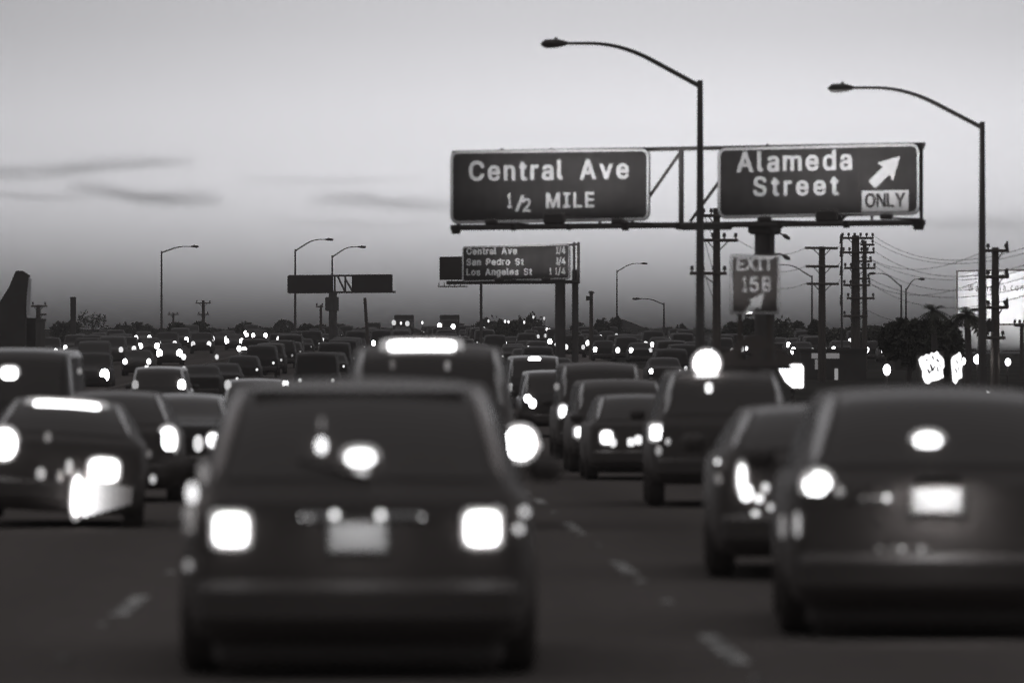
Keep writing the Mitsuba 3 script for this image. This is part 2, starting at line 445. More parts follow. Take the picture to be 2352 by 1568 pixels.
def car(label, kind, x, d, paint, lamps, name=None, roof=None, w=None, wr=None, roll=0.0, yaw=0.0, group=None, detail=True, onward=True, cat_='car', plate=None, pillars='bright_trim', mirrors=True, bumper_paint=None, z=None):
    """lamps: list of lamps and glowing reflection spots, each (part name, x, z, width, height, radiance[, power]) on the tail (or the nose, when the car comes towards us)."""
    S = shape_of(kind, roof, w, wr); c = S['c']
    key = thing(name or {'hatchback': 'hatchback_car', 'sedan': 'sedan_car', 'suv': 'utility_vehicle', 'van': 'passenger_van'}[kind], label, cat_, group)
    slope = math.degrees(math.atan((g(d + 3) - g(d)) / 3))
    z0 = g(d) if z is None else z
    W = T().translate([x, d, z0]).rotate([0, 0, 1], yaw).rotate([1, 0, 0], slope).rotate([0, 1, 0], roll)
    if not onward: W = T().translate([x, d, g(d)]).rotate([0, 0, 1], 180 + yaw).rotate([1, 0, 0], -slope).translate([0, -c.L, 0])
    occupied.append((x, d, c.L if onward else -c.L))
    part(key, 'body', S['body'], paint, W)
    gm = 'glass' if detail else 'glass_matt'
    part(key, 'rear_window', S['rear'], gm, W)
    part(key, 'windscreen', S['screen'], gm, W)
    for m in S['sides']: part(key, 'side_window', m, 'glass_matt', W)
    for m in S['pillars'] if detail and pillars else (): part(key, 'rear_pillar_trim', m, pillars, W)
    part(key, 'bumper', S['bumper'], bumper_paint or 'trim', W)
    for sx in (-1, 1):
        for y in (.85, c.L - .82):
            P = W @ T().translate([sx * (c.w - .115), y, .33])
            if detail:
                k = numbered(f'{key}__wheel')
                part(k, 'tyre', S['tyre'], 'tyre', P); part(k, 'rim', S['rim'], 'rim', P)
            else:
                part(key, 'wheel', S['tyre'], 'tyre', P)
        if detail and mirrors: part(key, 'mirror', S['mirror'], paint, W @ T().translate([sx * (c.w + .09), c.side[1] - .05, c.belt + .08]))
    for l in lamps:
        nm, lx, lz, lw, lh, e = l[:6]; p = l[6] if len(l) > 6 else 4.0
        dep = l[7] if len(l) > 7 else .05
        if onward: P = W @ T().translate([lx, c.rear_y(lz, lx) - .02 - dep * .3 + (l[8] if len(l) > 8 else 0), lz])
        else: P = W @ T().translate([lx, c.L - .04, lz]).rotate([0, 0, 1], 180)
        if e >= 8 and d < 125:      # a dim glowing pad added as the halo round the lamp
            part(key, 'outer_lens', lamp_ply(lw * 1.2 + .04, lh * 1.2 + .04, p, .03), 'lens', P @ T().translate([0, .02, 0]), emit=.30, weight=.05)
        part(key, nm, lamp_ply(lw, lh, p, dep), 'lens', P, emit=e * (.5 if d < 125 else 1), weight=.03 if d > 110 else max(.1, min(14, 12 * e * lw * lh)))
    if plate:
        px, pz, lit, dots = plate
        y = c.rear_y(pz) - .03
        pk = part(key, 'licence_plate', box([px, y, pz], [.305, .012, .152], .004), 'plate', W)
        part(pk, 'frame', cat([box([px, y + .004, pz + s * .082], [.33, .02, .012]) for s in (-1, 1)] + [box([px + s * .159, y + .004, pz], [.012, .02, .152]) for s in (-1, 1)]), 'trim', W)
        zq = pz + .125
        hk_ = part(key, 'plate_lamp_hood', cat([box([px, y - .150, zq + .002], [.26, .012, .05]), box([px, y - .07, zq + .025], [.26, .16, .012])]), 'trim', W)
        gl = trimesh.Trimesh(np.array([[px - .12, y - .138, zq], [px - .12, y - .11, zq], [px + .12, y - .11, zq], [px + .12, y - .138, zq]]), [[0, 1, 2], [0, 2, 3]], process=False)
        part(hk_, 'lamp_strip', gl, 'lens', W, emit=lit, weight=12)
        for s in (-1, 1) if dots else ():
            part(key, 'plate_lamp', box([px + s * .117, y - .17, pz + .118], [.034, .02, .034], .008), 'lens', W, emit=dots, weight=.5)
    return key, W, c


def S_(d): return F / d


def xr(u, d): return at(u, 810, d)[0]


# the grey-roofed hatchback straight ahead
dA = 29.0; sA = S_(dA); xA = xr(822, dA)
def zr(v, d): return EYE[2] + (VPY - v) / S_(d) - g(d)
A, WA, cA = car('grey hatchback straight ahead with two square tail lamps and a lamp in its rear window', 'hatchback', xA, dA, 'paint_satin',
    [('tail_lamp', (531 - 822) / sA, zr(1216, dA), .155, .15, 12, 5), ('tail_lamp', (1108 - 822) / sA, zr(1213, dA), .155, .155, 14, 5),
     ('stop_lamp', (827 - 822) / sA, zr(1052, dA), .135, .075, 8, 2.6), ('stop_lamp_base', (830 - 822) / sA, zr(1082, dA), .065, .04, 1.6, 2.2),
     ('window_lamp', (737 - 822) / sA, zr(1024, dA), .045, .075, 5, 2.2), ('window_lamp', (737 - 822) / sA, zr(975, dA), .02, .07, .35, 2.2),  # the ovals are a reflection in the window, built as glowing pads
     ('marker_lamp', -.845, zr(1132, dA), .05, .10, 3.0, 2.2), ('marker_lamp', -.79, zr(1085, dA), .05, .11, .35, 2.2), ('marker_lamp', -.86, zr(1180, dA), .06, .08, .35, 2.2),  # flank and corner spots are reflections made to glow
     ('marker_lamp', -.86, zr(1212, dA), .05, .05, .25, 2.2), ('marker_lamp', -.865, zr(1298, dA), .04, .05, .6, 2.2),
     ('marker_lamp', (1205 - 822) / sA, zr(1175, dA), .04, .04, 2.2, 2), ('marker_lamp', (1192 - 822) / sA, zr(1214, dA), .04, .04, 2.2, 2),
     ('marker_lamp', (712 - 822) / sA, zr(1188, dA), .03, .03, .8, 2)],
    roof=zr(876, dA), wr=.61, w=.93, pillars='paint_silver', plate=(.0, zr(1233, dA), 16.0, 2.2))
part(A, 'tailgate_trim', box([.02, -.012, zr(1186, dA)], [.62, .03, .035], .008), 'chrome', WA)
part(A, 'roof_spoiler', box([0, .50, cA.roof - .045], [1.12, .10, .05], .02), 'bright_trim', WA)  # bright bar added for the sky light along the roof edge
part(A, 'rear_valance', box([0, .40, .15], [1.5, .3, .20], .05), 'trim', WA)  # dark block added to hide the lit road under the car
part(A, 'wiper', tube([[.05, cA.rear_y(1.03) - .03, 1.03], [-.3, cA.rear_y(1.12) - .03, 1.12]], .012), 'trim', WA)

# the van ahead of it
dB = 59.0; sB = S_(dB); xB = xr(985, dB)
B, WB, cB = car('dark van with a long bright lamp bar along its roof edge', 'van', xB, dB, 'paint_satin',
    [('stop_lamp', (969 - 985) / sB, zr(794, dB), .70, .115, 12, 5), ('tail_lamp', (1195 - 985) / sB, zr(1018, dB), .32, .34, 13, 2.2), ('tail_lamp', -.86, zr(1018, dB), .16, .3, 9, 3),
     ('marker_lamp', (1240 - 985) / sB, zr(1022, dB), .05, .10, .7, 2.2), ('marker_lamp', (1028 - 985) / sB, zr(840, dB), .05, .10, .35, 3), ('marker_lamp', (901 - 985) / sB, zr(838, dB), .05, .10, .12, 3)],  # faint spots below the bar are its reflections, built as glow
    roof=zr(790, dB) + .0, wr=.70, w=1.0, plate=(0, .62, 3.0, 0))

# left lane
dC = 60.0; sC = S_(dC); xC = xr(135, dC)
Cc, WC, cC = car('silver car in the left lane with a long tilted lamp bar and pale bumper', 'hatchback', xC, dC, 'paint_satin',
    [('stop_lamp', 0, zr(933, dC), .70, .12, 12, 5), ('tail_lamp', (230 - 135) / sC, zr(1073, dC), .31, .25, 10, 3.2), ('tail_lamp', (-2 - 135) / sC, zr(1027, dC), .26, .32, 14, 2.2),
     ('fog_lamp', (172 - 135) / sC, zr(1135, dC), .10, .42, 12, 2.4, .12, -.10), *[('lamp_lens_strip', (193 + 16 * i_ - 135) / sC, zr(1138 - 1.5 * i_, dC), .078, .40 - .036 * i_, e_, 9, .04, -.10) for i_, e_ in enumerate((3.4, 2.4, 1.5, .9, .52, .28, .13))],  # glowing core and fading strips stand for light falling on the bumper
     ('marker_lamp', (150 - 135) / sC, zr(1070, dC), .08, .16, .9, 2.2), ('marker_lamp', (130 - 135) / sC, zr(1095, dC), .07, .16, .3, 2.2), ('marker_lamp', (86 - 135) / sC, zr(1090, dC), .10, .14, .7, 2.2),  # these spots stand for reflections on the tailgate
     ('marker_lamp', (97 - 135) / sC, zr(1006, dC), .08, .12, .25, 2.2), ('marker_lamp', (343 - 135) / sC, zr(1087, dC), .06, .09, 1.3, 2.2), ('marker_lamp', (331 - 135) / sC, zr(1030, dC), .05, .08, .2, 2.2)],
    roof=zr(916, dC), wr=.52, w=.89, roll=3.5, yaw=2.6, mirrors=False)

dD = 92.0; xD = xr(28, dD)
car('tall dark van far left with one lamp high in its rear window', 'van', xD, dD, 'paint_charcoal',
    [('stop_lamp', (20 - 28) / S_(dD), zr(857, dD), .27, .22, 10, 3), ('marker_lamp', (181 - 28) / S_(dD), zr(852, dD), .07, .10, .5, 2.2), ('tail_lamp', -.85, .9, .16, .4, 6), ('tail_lamp', .88, .9, .12, .4, .4)],
    roof=zr(800, dD), wr=.86, w=1.08, pillars=None)
dE = 74.0; sE = S_(dE); xE = xr(262, dE)
car('dark low car behind the silver car with one long slanted tail lamp', 'hatchback', xE, dE, 'paint_satin',
    [('tail_lamp', (386 - 262) / sE, zr(1010, dE), .22, .33, 9, 2.4), ('tail_lamp', (136 - 262) / sE, zr(1010, dE), .2, .3, 6, 2.4)], roof=zr(898, dE), wr=.54, w=.90, yaw=1.8, mirrors=False)
dE2 = 86.0; sE2 = S_(dE2); xE2 = xr(402, dE2)
car('dark sedan in the left lane with a pair of round lamps side by side', 'sedan', xE2, dE2, 'paint_black',
    [('tail_lamp', (490 - 402) / sE2, zr(1011, dE2), .20, .24, 9, 2.2), ('reversing_lamp', (455 - 402) / sE2, zr(1018, dE2), .15, .26, 1.6, 2.2), ('tail_lamp', -.6, zr(1011, dE2), .20, .24, 6, 2.2)], w=.88)
dF = 135.0; sF = S_(dF); xF = xr(588, dF)
car('dark car beyond the left lane sedan, its rear pillar sheen above one round lamp', 'hatchback', xF, dF, 'paint_grey',
    [('tail_lamp', (655 - 588) / sF, zr(884, dF), .16, .24, 8, 2.2), ('tail_lamp', -.68, zr(884, dF), .16, .24, .6, 2.2)], roof=zr(818, dF) if zr(818, dF) < 1.9 else 1.6, w=.92, wr=.62)
dG = 172.0; sG = S_(dG); xG = xr(417, dG) - .7
car('dark car far left with one oval lamp above the slanted tail lamp', 'suv', xG, dG, 'paint_charcoal',
    [('tail_lamp', .7, zr(884, dG), .24, .34, 8, 2.2), ('tail_lamp', -.7, zr(884, dG), .2, .3, .4, 2.2)], w=.95)

# right lane
dR = 33.3; sR = S_(dR); xR = xr(2152, dR)
R1, WR1, cR1 = car('black car at the right edge with a brightly lit licence plate', 'hatchback', xR, dR, 'paint_satin',
    [('tail_lamp', (1878 - 2152) / sR, zr(1115, dR), .145, .145, 10, 2.0), ('tail_lamp', (2426 - 2152) / sR, zr(1115, dR), .145, .145, 10, 2.0),
     ('stop_lamp', (2134 - 2152) / sR, zr(1013, dR), .15, .085, 8, 2.2), ('marker_lamp', (1928 - 2152) / sR, zr(1128, dR), .05, .05, .6, 2),
     ('marker_lamp', (1797 - 2152) / sR, zr(1210, dR), .03, .13, .5, 3), ('marker_lamp', (1831 - 2152) / sR, zr(1205, dR), .03, .14, 1.0, 3), ('marker_lamp', (1857 - 2152) / sR + .02, zr(1098, dR), .04, .06, .6, 2), ('marker_lamp', (2037 - 2152) / sR, zr(1143, dR), .03, .035, 4, 2), ('marker_lamp', (2012 - 2152) / sR, zr(1144, dR), .06, .02, .35, 3), ('marker_lamp', (1983 - 2152) / sR, zr(1146, dR), .03, .02, .35, 3),
     ('marker_lamp', (2020 - 2152) / sR, zr(1261, dR), .04, .015, .5, 2), ('marker_lamp', (2052 - 2152) / sR, zr(1261, dR), .025, .02, .5, 2), ('marker_lamp', (2072 - 2152) / sR, zr(1260, dR), .022, .022, 2, 2), ('marker_lamp', (2116 - 2152) / sR, zr(1260, dR), .022, .022, 1.8, 2)],  # low spots are headlight reflections on the bumper, given their own glow
    roof=zr(893, dR), wr=.60, w=.92, plate=(0, zr(1150, dR), 105.0, 0), yaw=-3.0)
part(R1, 'rear_valance', box([0, .40, .15], [1.52, .3, .20], .05), 'trim', WR1)  # added below the tail to darken the bright gap
dS = 43.5; sS = S_(dS); xS = xr(1900, dS)
car('dark hatchback half hidden behind the black car with a tall oval lamp cluster', 'hatchback', xS, dS, 'paint_satin',
    [('tail_lamp', (1704 - 1900) / sS, zr(1098, dS), .055, .20, 8, 2.4), ('tail_lamp', (1714 - 1900) / sS, zr(1132, dS), .09, .12, 6, 2.4), ('reversing_lamp', (1706 - 1900) / sS, zr(1203, dS), .075, .10, 2.6, 2.2),
     ('marker_lamp', (1648 - 1900) / sS, zr(1060, dS), .035, .035, 4, 2), ('marker_lamp', (1649 - 1900) / sS, zr(1100, dS), .05, .08, .25, 2), ('marker_lamp', (1743 - 1900) / sS, zr(1145, dS), .06, .06, 4, 2), ('marker_lamp', (1758 - 1900) / sS, zr(1120, dS), .05, .07, 2.2, 2),
     ('marker_lamp', (1770 - 1900) / sS, zr(1165, dS), .05, .05, 2.0, 2), ('marker_lamp', (1735 - 1900) / sS, zr(1180, dS), .06, .05, 2.4, 2), ('marker_lamp', (1685 - 1900) / sS, zr(1195, dS), .04, .05, .8, 2),
     ('tail_lamp', .72, zr(1110, dS), .08, .25, 7, 2.4)], roof=zr(932, dS), wr=.58, w=.92, yaw=-2.6)
dT = 70.6; sT = S_(dT); xT = xr(1663, dT)
R3, WR3, cR3 = car('utility vehicle in the right lane with one dazzling lamp at its roof', 'suv', xT, dT, 'paint_satin',
    [('stop_lamp', (1625 - 1663) / sT, zr(834, dT), .30, .30, 40, 2.0), ('marker_lamp', (1629 - 1663) / sT, zr(891, dT), .08, .13, 4, 3),  # the lower spot is a reflection in the glass, made emissive
     ('tail_lamp', (1507 - 1663) / sT, zr(993, dT), .14, .18, 8, 4), ('tail_lamp', (1819 - 1663) / sT, zr(993, dT), .14, .18, 6, 4), ('marker_lamp', (1514 - 1663) / sT, zr(1035, dT), .09, .12, .6, 2.2),
     ('marker_lamp', (1534 - 1663) / sT, zr(1014, dT), .06, .08, 1.0, 2.2), ('marker_lamp', (1573 - 1663) / sT, zr(1014, dT), .06, .08, 1.0, 2.2)],
    roof=zr(846, dT), wr=.62, w=.95, yaw=-1.6)
# triangular frame with two openings carried on its roof
tri = Polygon([(-.40, 0), (.42, 0), (.47, .07), (.06, .36), (-.06, .36), (-.44, .07)]).buffer(.03)
for hx, hz, rx, rz in ((-.12, .15, .085, .075), (.17, .14, .11, .085)):
    tri = tri.difference(affinity.scale(Point(hx, hz).buffer(1, 16), rx, rz))
fr = thing('roof_frame', 'grey triangular frame with two openings on the roof of the utility vehicle', 'frame')
part(fr, 'panel', extrude(tri, .05), 'concrete', T().translate([xr(1741, dT), dT + .75, g(dT) + cR3.roof + .03]))
part(fr, 'base_bar', box([0, .03, 0], [1.0, .1, .05], .01), 'dark_metal', T().translate([xr(1741, dT), dT + .75, g(dT) + cR3.roof + .005]))
dU = 95.0; sU = S_(dU); xU = xr(1470, dU)
car('dark low car next to the utility vehicle with a lamp and paired plate lights', 'hatchback', xU, dU, 'paint_satin',
    [('tail_lamp', (1393 - 1470) / sU, zr(1004, dU), .20, .22, 9, 3), ('tail_lamp', (1408 - 1470) / sU, zr(1016, dU), .12, .16, 2, 2.2), ('marker_lamp', (1449 - 1470) / sU, zr(1015, dU), .12, .14, 2.4, 4), ('marker_lamp', (1466 - 1470) / sU, zr(1010, dU), .12, .16, 2.4, 4),
     ('marker_lamp', (1394 - 1470) / sU, zr(1045, dU), .12, .12, .3, 2.2), ('tail_lamp', .66, zr(1004, dU), .2, .2, 6, 3)], roof=zr(906, dU) if zr(906, dU) > 1.3 else 1.42, w=.9)
dV = 103.5; sV = S_(dV); xV = xr(1425, dV)
car('dark utility vehicle in the right lane with a wide flat tail lamp', 'suv', xV, dV, 'paint_satin',
    [('tail_lamp', (1341 - 1425) / sV, zr(992, dV), .32, .18, 9, 4), ('tail_lamp', .67, zr(992, dV), .3, .18, 6, 4), ('marker_lamp', (1355 - 1425) / sV, zr(1015, dV), .10, .2, .4, 2.2), ('marker_lamp', (1340 - 1425) / sV, zr(1030, dV), .08, .1, .5, 2.2)], roof=zr(872, dV), w=.93, mirrors=False)
dX = 119.0; sX = S_(dX); xX = xr(1380, dX)
car('grey van up the right lane, one oval lamp on its left', 'van', xX, dX, 'paint_satin',
    [('tail_lamp', (1293 - 1380) / sX, zr(945, dX), .18, .27, 8, 2.4), ('tail_lamp', .8, zr(945, dX), .16, .27, .6, 2.4), ('marker_lamp', (1279 - 1380) / sX, zr(888, dX), .12, .16, .4, 2.2)], roof=zr(834, dX) if zr(834, dX) < 2.1 else 2.0, w=.97)
dY = 150.0; sY = S_(dY); xY = xr(1272, dY)
car('dark car ahead in the right lane with two overlapping round lamps on its left', 'suv', xY, dY, 'paint_charcoal',
    [('tail_lamp', (1212 - 1272) / sY, zr(915, dY), .2, .22, 7, 2.2), ('tail_lamp', (1223 - 1272) / sY, zr(926, dY), .2, .26, 7, 2.2), ('tail_lamp', .7, zr(921, dY), .2, .26, .6, 2.2)], roof=1.75, w=.93)
dZ = 190.0; sZ = S_(dZ); xZ = xr(1228, dZ)
car('distant dark van with one wide oval lamp high on its back', 'van', xZ, dZ, 'paint_charcoal',
    [('stop_lamp', 0, zr(826, dZ), .42, .22, 8, 3), ('tail_lamp', .8, .95, .14, .3, .4), ('tail_lamp', -.8, .95, .14, .3, .4)], roof=max(1.85, zr(818, dZ)))

# ---- far traffic: one car for every far lamp the photograph shows
FAR = [(112, 817, 5), (128, 806, 2), (287, 830, 4), (333, 847, 3), (419, 820, 1.2), (589, 764, 9), (561, 805, 7), (675, 755, 5), (594, 769, 6), (677, 756, 4), (858, 788, 4), (688, 804, 2), (769, 817, 4), (733, 837, 2),
       (1224, 771, 6), (1263, 784, 6), (1298, 785, 3), (1323, 782, 5), (1388, 770, 6), (1409, 789, 9), (1423, 784, 5), (1448, 785, 6), (1467, 781, 5), (1482, 774, 5), (1495, 768, 4), (1498, 792, 3), (1532, 792, 5), (1581, 769, 7), (1617, 790, 5),
       (1663, 801, 7), (1686, 777, 5), (1688, 795, 5), (1713, 799, 4), (1772, 793, 6), (1815, 784, 5), (1823, 806, 9), (1915, 802, 6), (1992, 804, 4), (2029, 806, 3), (1192, 802, 8), (1517, 826, 6), (1544, 826, 7), (1513, 846, 6), (1496, 853, 5),
       (1300, 797, 1), (1350, 788, 2), (1160, 790, 1.5), (480, 790, 1), (520, 778, 1.5), (640, 779, 1.2), (450, 769, 1), (740, 782, 1), (1560, 781, 1.5), (1640, 785, 2), (1745, 786, 1.5)]
ONCOMING = [(200, 822, 7), (219, 808, 7), (231, 799, 8), (239, 828, 10), (222, 847, 9), (240, 861, 8), (252, 801, 4), (361, 795, 10), (428, 780, 10), (412, 811, 8), (448, 778, 4)]
def place_words(x, d):
    u = VPX + x * F / d
    for lim, w in ((180, 'at the far left'), (380, 'left of the lone lamp'), (640, 'left of the far truss'), (900, 'below the far left truss'), (1060, 'beyond the lamp bar van'),
                   (1330, 'below the street list sign'), (1530, 'right of the middle frame'), (1660, 'by the foot of the tall lamp post'), (1850, 'below the exit number sign'), (2060, 'by the thick utility poles')):
        if u < lim: return w
    return 'at the far right'


COLOUR = {'paint_matt_black': 'black', 'paint_matt_grey': 'charcoal', 'paint_black': 'black', 'paint_charcoal': 'charcoal', 'paint_grey': 'grey', 'paint_silver': 'silver'}
BODY = {'sedan': 'sedan', 'hatchback': 'hatchback', 'suv': 'utility vehicle', 'van': 'van'}


def far_label(kind, paint, x, d, oncoming=False, lit=True):
    dist = 'nearer' if d < 330 else 'middle' if d < 480 else 'farthest'
    return f"{dist} {COLOUR[paint]} {BODY[kind]} {'with headlamps on' if oncoming else 'brightly lit' if lit else 'dimly lit'} {place_words(x, d)}"


FAR += [(float(rng.uniform(40, 1040)), float(rng.uniform(764, 806)), float(rng.choice([1, 2, 3, 5]))) for _ in range(34)] + [(float(rng.uniform(1180, 2060)), float(rng.uniform(768, 806)), float(rng.choice([1, 2, 3, 4]))) for _ in range(34)]
FARL = 'distant car showing only its lamps among the far traffic'
ONL = 'oncoming car across the median showing only bright headlamps'


def clash(x, d, back):
    return any(abs(x - X) < 2.0 and min(d, d + back) < max(D, D + Bk) + 1 and max(d, d + back) > min(D, D + Bk) - 1 for X, D, Bk in occupied)


def far_car(u, v, e, oncoming):
    kinds = ['sedan', 'hatchback', 'suv', 'sedan', 'van', 'suv']
    k0 = rng.integers(0, 6)
    for lz in (.8, .9, .72, 1.0, 1.1, .65, 1.2, .6, 1.3, 1.5, 1.75):
        for side in ((1, -1) if (u < 700) else (-1, 1)):
            ds = np.arange(140 if oncoming else 190, 1000, 2.0)
            f = np.array([EYE[2] + (VPY - v) * q / F - g(q) - lz for q in ds])
            hit = np.nonzero(np.diff(np.sign(f)) != 0)[0]
            for h in hit:
                d = ds[h] - f[h] * 2.0 / (f[h + 1] - f[h])
                x = at(u, v, d)[0] - side * .66
                if not oncoming and x < -9: continue
                kind = kinds[k0]; c = PROFILES[kind]
                back = -c['L'] if False else c['L']
                if clash(x, d, back): continue
                px = 15 if e > 6 else 12
                r = np.clip(px / S_(d) * (2.3 if oncoming and e > 6 else 1), .13, .48)
                nm = 'headlamp' if oncoming else 'tail_lamp'
                pt = str(rng.choice(['paint_matt_black', 'paint_matt_grey', 'paint_matt_black']))
                car(far_label(kind, pt, x, d, oncoming), kind, x, d, pt,
                    [(nm, side * .66 * (-1 if oncoming else 1), lz, r * .85, r * 1.15, e * 1.8, 2.2), (nm, -side * .66 * (-1 if oncoming else 1), lz, r * (.85 if oncoming else .7), r * (1.15 if oncoming else .95), e if oncoming else .9, 2.2)],
                    name='distant_car' if not oncoming else 'oncoming_car', group='oncoming cars across the median' if oncoming else 'distant cars in the far traffic', detail=False, onward=not oncoming)
                return True
    return False


missed = [(q) for q in FAR if not far_car(*q, False)]
missed += [q for q in ONCOMING if not far_car(*q, True)]
missed = [q for q in missed if not (q[0] < 660 and far_car(*q, True))]
print('far lamps without a car:', missed)
# unlit roofs that fill the lanes between the lamps
for lane in (-7.3, -3.6, .1, 3.7, 7.3):
    d = 215 + rng.uniform(0, 20)
    while d < 760:
        x = lane + rng.uniform(-.3, .3)
        kind = rng.choice(['sedan', 'hatchback', 'suv', 'sedan', 'van'])
        if not clash(x, d, 5.0):
            pt = str(rng.choice(['paint_matt_black', 'paint_matt_grey', 'paint_matt_black']))
            car(far_label(str(kind), pt, x, d, False, False), str(kind), x, d, pt,
                [('tail_lamp', s * .66, .8, .14, .16, float(rng.choice([.3, .6, 1.2])), 2.2) for s in (-1, 1)], name='distant_car', group='distant cars in the far traffic', detail=False)
        d += rng.uniform(16, 38)

# ------------------------------------------------------------------ overhead sign gantries


class Plane:
    """A vertical plane through two points that the photograph shows at the given distances; pixels map to (u, z) on it."""
    def __init__(self, uL, dL, uR, dR):
        a, b = at(uL, 810, dL), at(uR, 810, dR)
        self.o = np.array([a[0], a[1], 0]); e = b - a; e[2] = 0; self.len = np.linalg.norm(e); self.e = e / self.len
        self.n = np.array([self.e[1], -self.e[0], 0])
        if self.n[1] > 0: self.n = -self.n
    def uz(self, u, v):
        r = fwd + right * (u - CX) / F - up * (v - CY) / F
        t = np.dot(self.o - EYE, self.n) / np.dot(r, self.n); p = EYE + r * t
        return np.array([np.dot(p - self.o, self.e), p[2]])
    def W(self, off=0.0):
        """local x along the plane, y away from the camera, z up"""
        o = self.o + self.n * off
        m = np.eye(4); m[:3, 0] = self.e; m[:3, 1] = -self.n; m[:3, 2] = [0, 0, 1]; m[:3, 3] = o
        return T(m.tolist())


def lettering(text, x0, x1, base, cap, bold=True, fat=.0, depth=.012):
    """Characters spread evenly from x0 to x1 on the line z = base (base may be (left, right)); returned in the xz plane facing -y."""
    b0, b1 = base if isinstance(base, tuple) else (base, base)
    gl, ws = [], []
    for ch in text:
        if ch == ' ': gl.append(None); ws.append(.55 * cap); continue
        m = meshkit.text_mesh(ch, cap, depth, bold=bold)
        m.apply_translation([-m.bounds[0][0], 0, 0]); gl.append(m); ws.append(m.bounds[1][0])
    n = len(text) - 1
    gap = (x1 - x0 - sum(ws)) / max(n, 1)
    out, x = [], x0
    if gap < .03 * cap:
        k = (x1 - x0 - n * .08 * cap) / sum(ws); gap = .08 * cap
    else: k = 1.0
    for m, w in zip(gl, ws):
        if m is not None:
            v = m.vertices.copy(); t = (x + w * k / 2 - x0) / (x1 - x0)
            for q_, (sx_, sz_) in enumerate(((0, 0), (-fat, 0), (fat, 0), (0, fat * .8), (0, -fat * .8)) if fat else ((0, 0),)):     # copies a hair apart thicken the strokes
                mm = trimesh.Trimesh(np.stack([v[:, 0] * k + x + sx_ * cap, -v[:, 2] - .0008 * q_, v[:, 1] + b0 + (b1 - b0) * t + sz_ * cap], 1), m.faces, process=False); mm.fix_normals(); out.append(mm)
        x += w * k + gap
    return cat(out)


def rrect(p0, p1, p2, p3, r):
    return Polygon([p0, p1, p2, p3]).buffer(-r).buffer(r, 12)


def arrow_poly(tail, tip, shaft, head_w, head_l):
    tail, tip = np.array(tail), np.array(tip); d = tip - tail; L = np.linalg.norm(d); d = d / L; n = np.array([-d[1], d[0]])
    k = tip - d * head_l
    return Polygon([tail + n * shaft / 2, k + n * shaft / 2, k + n * head_w / 2 - d * .06, tip, k - n * head_w / 2 - d * .06, k - n * shaft / 2, tail - n * shaft / 2]).buffer(.02)


G1 = Plane(1036, 160.3, 2116, 153.7)
W1 = G1.W()
q = G1.uz
gan = thing('sign_gantry', 'large overhead truss carrying the two big signs on one thick post', 'gantry')
uL, uR = q(1040, 520)[0], q(2112, 510)[0]
zb = q(1550, 517)[1]; zt = q(1560, 341)[1]
zb2 = zb
YB = .35      # truss stands behind the signs
def bar(p0, p1, r=.06, y=YB, n=10): return cone([p0[0], y, p0[1]], [p1[0], y, p1[1]], r, r, n)
part(gan, 'bottom_chord', cat([bar((uL - .1, zb), (uR + .1, zb), .085, .12)]), 'metal', W1, smooth=40)
part(gan, 'top_chord', bar((uL - .05, zt), (uR + .05, zt), .06, .25), 'metal', W1, smooth=40)
us = [q(1043, 500)[0], q(1268, 500)[0], q(1556, 420)[0], q(1735, 420)[0], q(1920, 420)[0], q(2108, 420)[0]]
for i, u_ in enumerate(us):
    for y in (.25,):
        part(gan, 'upright', bar((u_, zb), (u_, zt), .075 if i == 2 else .05, y), 'metal', W1, smooth=40)
for a, b in ((q(1440, 510), q(1553, 348)), (q(1575, 508), q(1650, 405)), (q(1045, 512), q(1268, 345)), (q(1268, 345), q(1432, 512)), (q(1735, 345), q(1915, 510)), (q(1915, 510), q(2105, 345))):
    part(gan, 'diagonal_brace', bar(a, b, .045, .30), 'metal', W1, smooth=40)
pu = q(1735, 560)[0]
gz = g(157)
part(gan, 'post', cone([pu, .62, gz], [pu, .62, zb + .1], .30, .27, 20), 'metal', W1, smooth=40)
part(gan, 'post_head', cat([box([pu, .62, zb - .12], [.72, .8, .3], .08)]), 'metal', W1, smooth=20)
part(gan, 'conduit', cone([q(1758, 560)[0], .45, gz], [q(1758, 560)[0], .45, zb], .075, .075, 10), 'metal', W1, smooth=40)
part(gan, 'hanger_plate', box([q(1615, 520)[0], .2, zb - .07], [q(1672, 520)[0] - q(1560, 520)[0], .3, .14], .03), 'metal', W1)
for u_, r_ in ((1043, .17), (1175, .10), (1303, .10), (1432, .13), (1555, .12), (1787, .11), (1940, .12), (2106, .19)):
    part(gan, 'clamp', cone([q(u_, 518)[0], .12, zb - r_ * 1.05], [q(u_, 518)[0], .12, zb + .06], r_ * .7, r_, 10), 'dark_metal', W1)
for u_ in (1037, 2110):
    part(gan, 'corner_plate', box([q(u_, 345)[0], .2, zt - .04], [.16, .1, .18], .02), 'metal', W1)


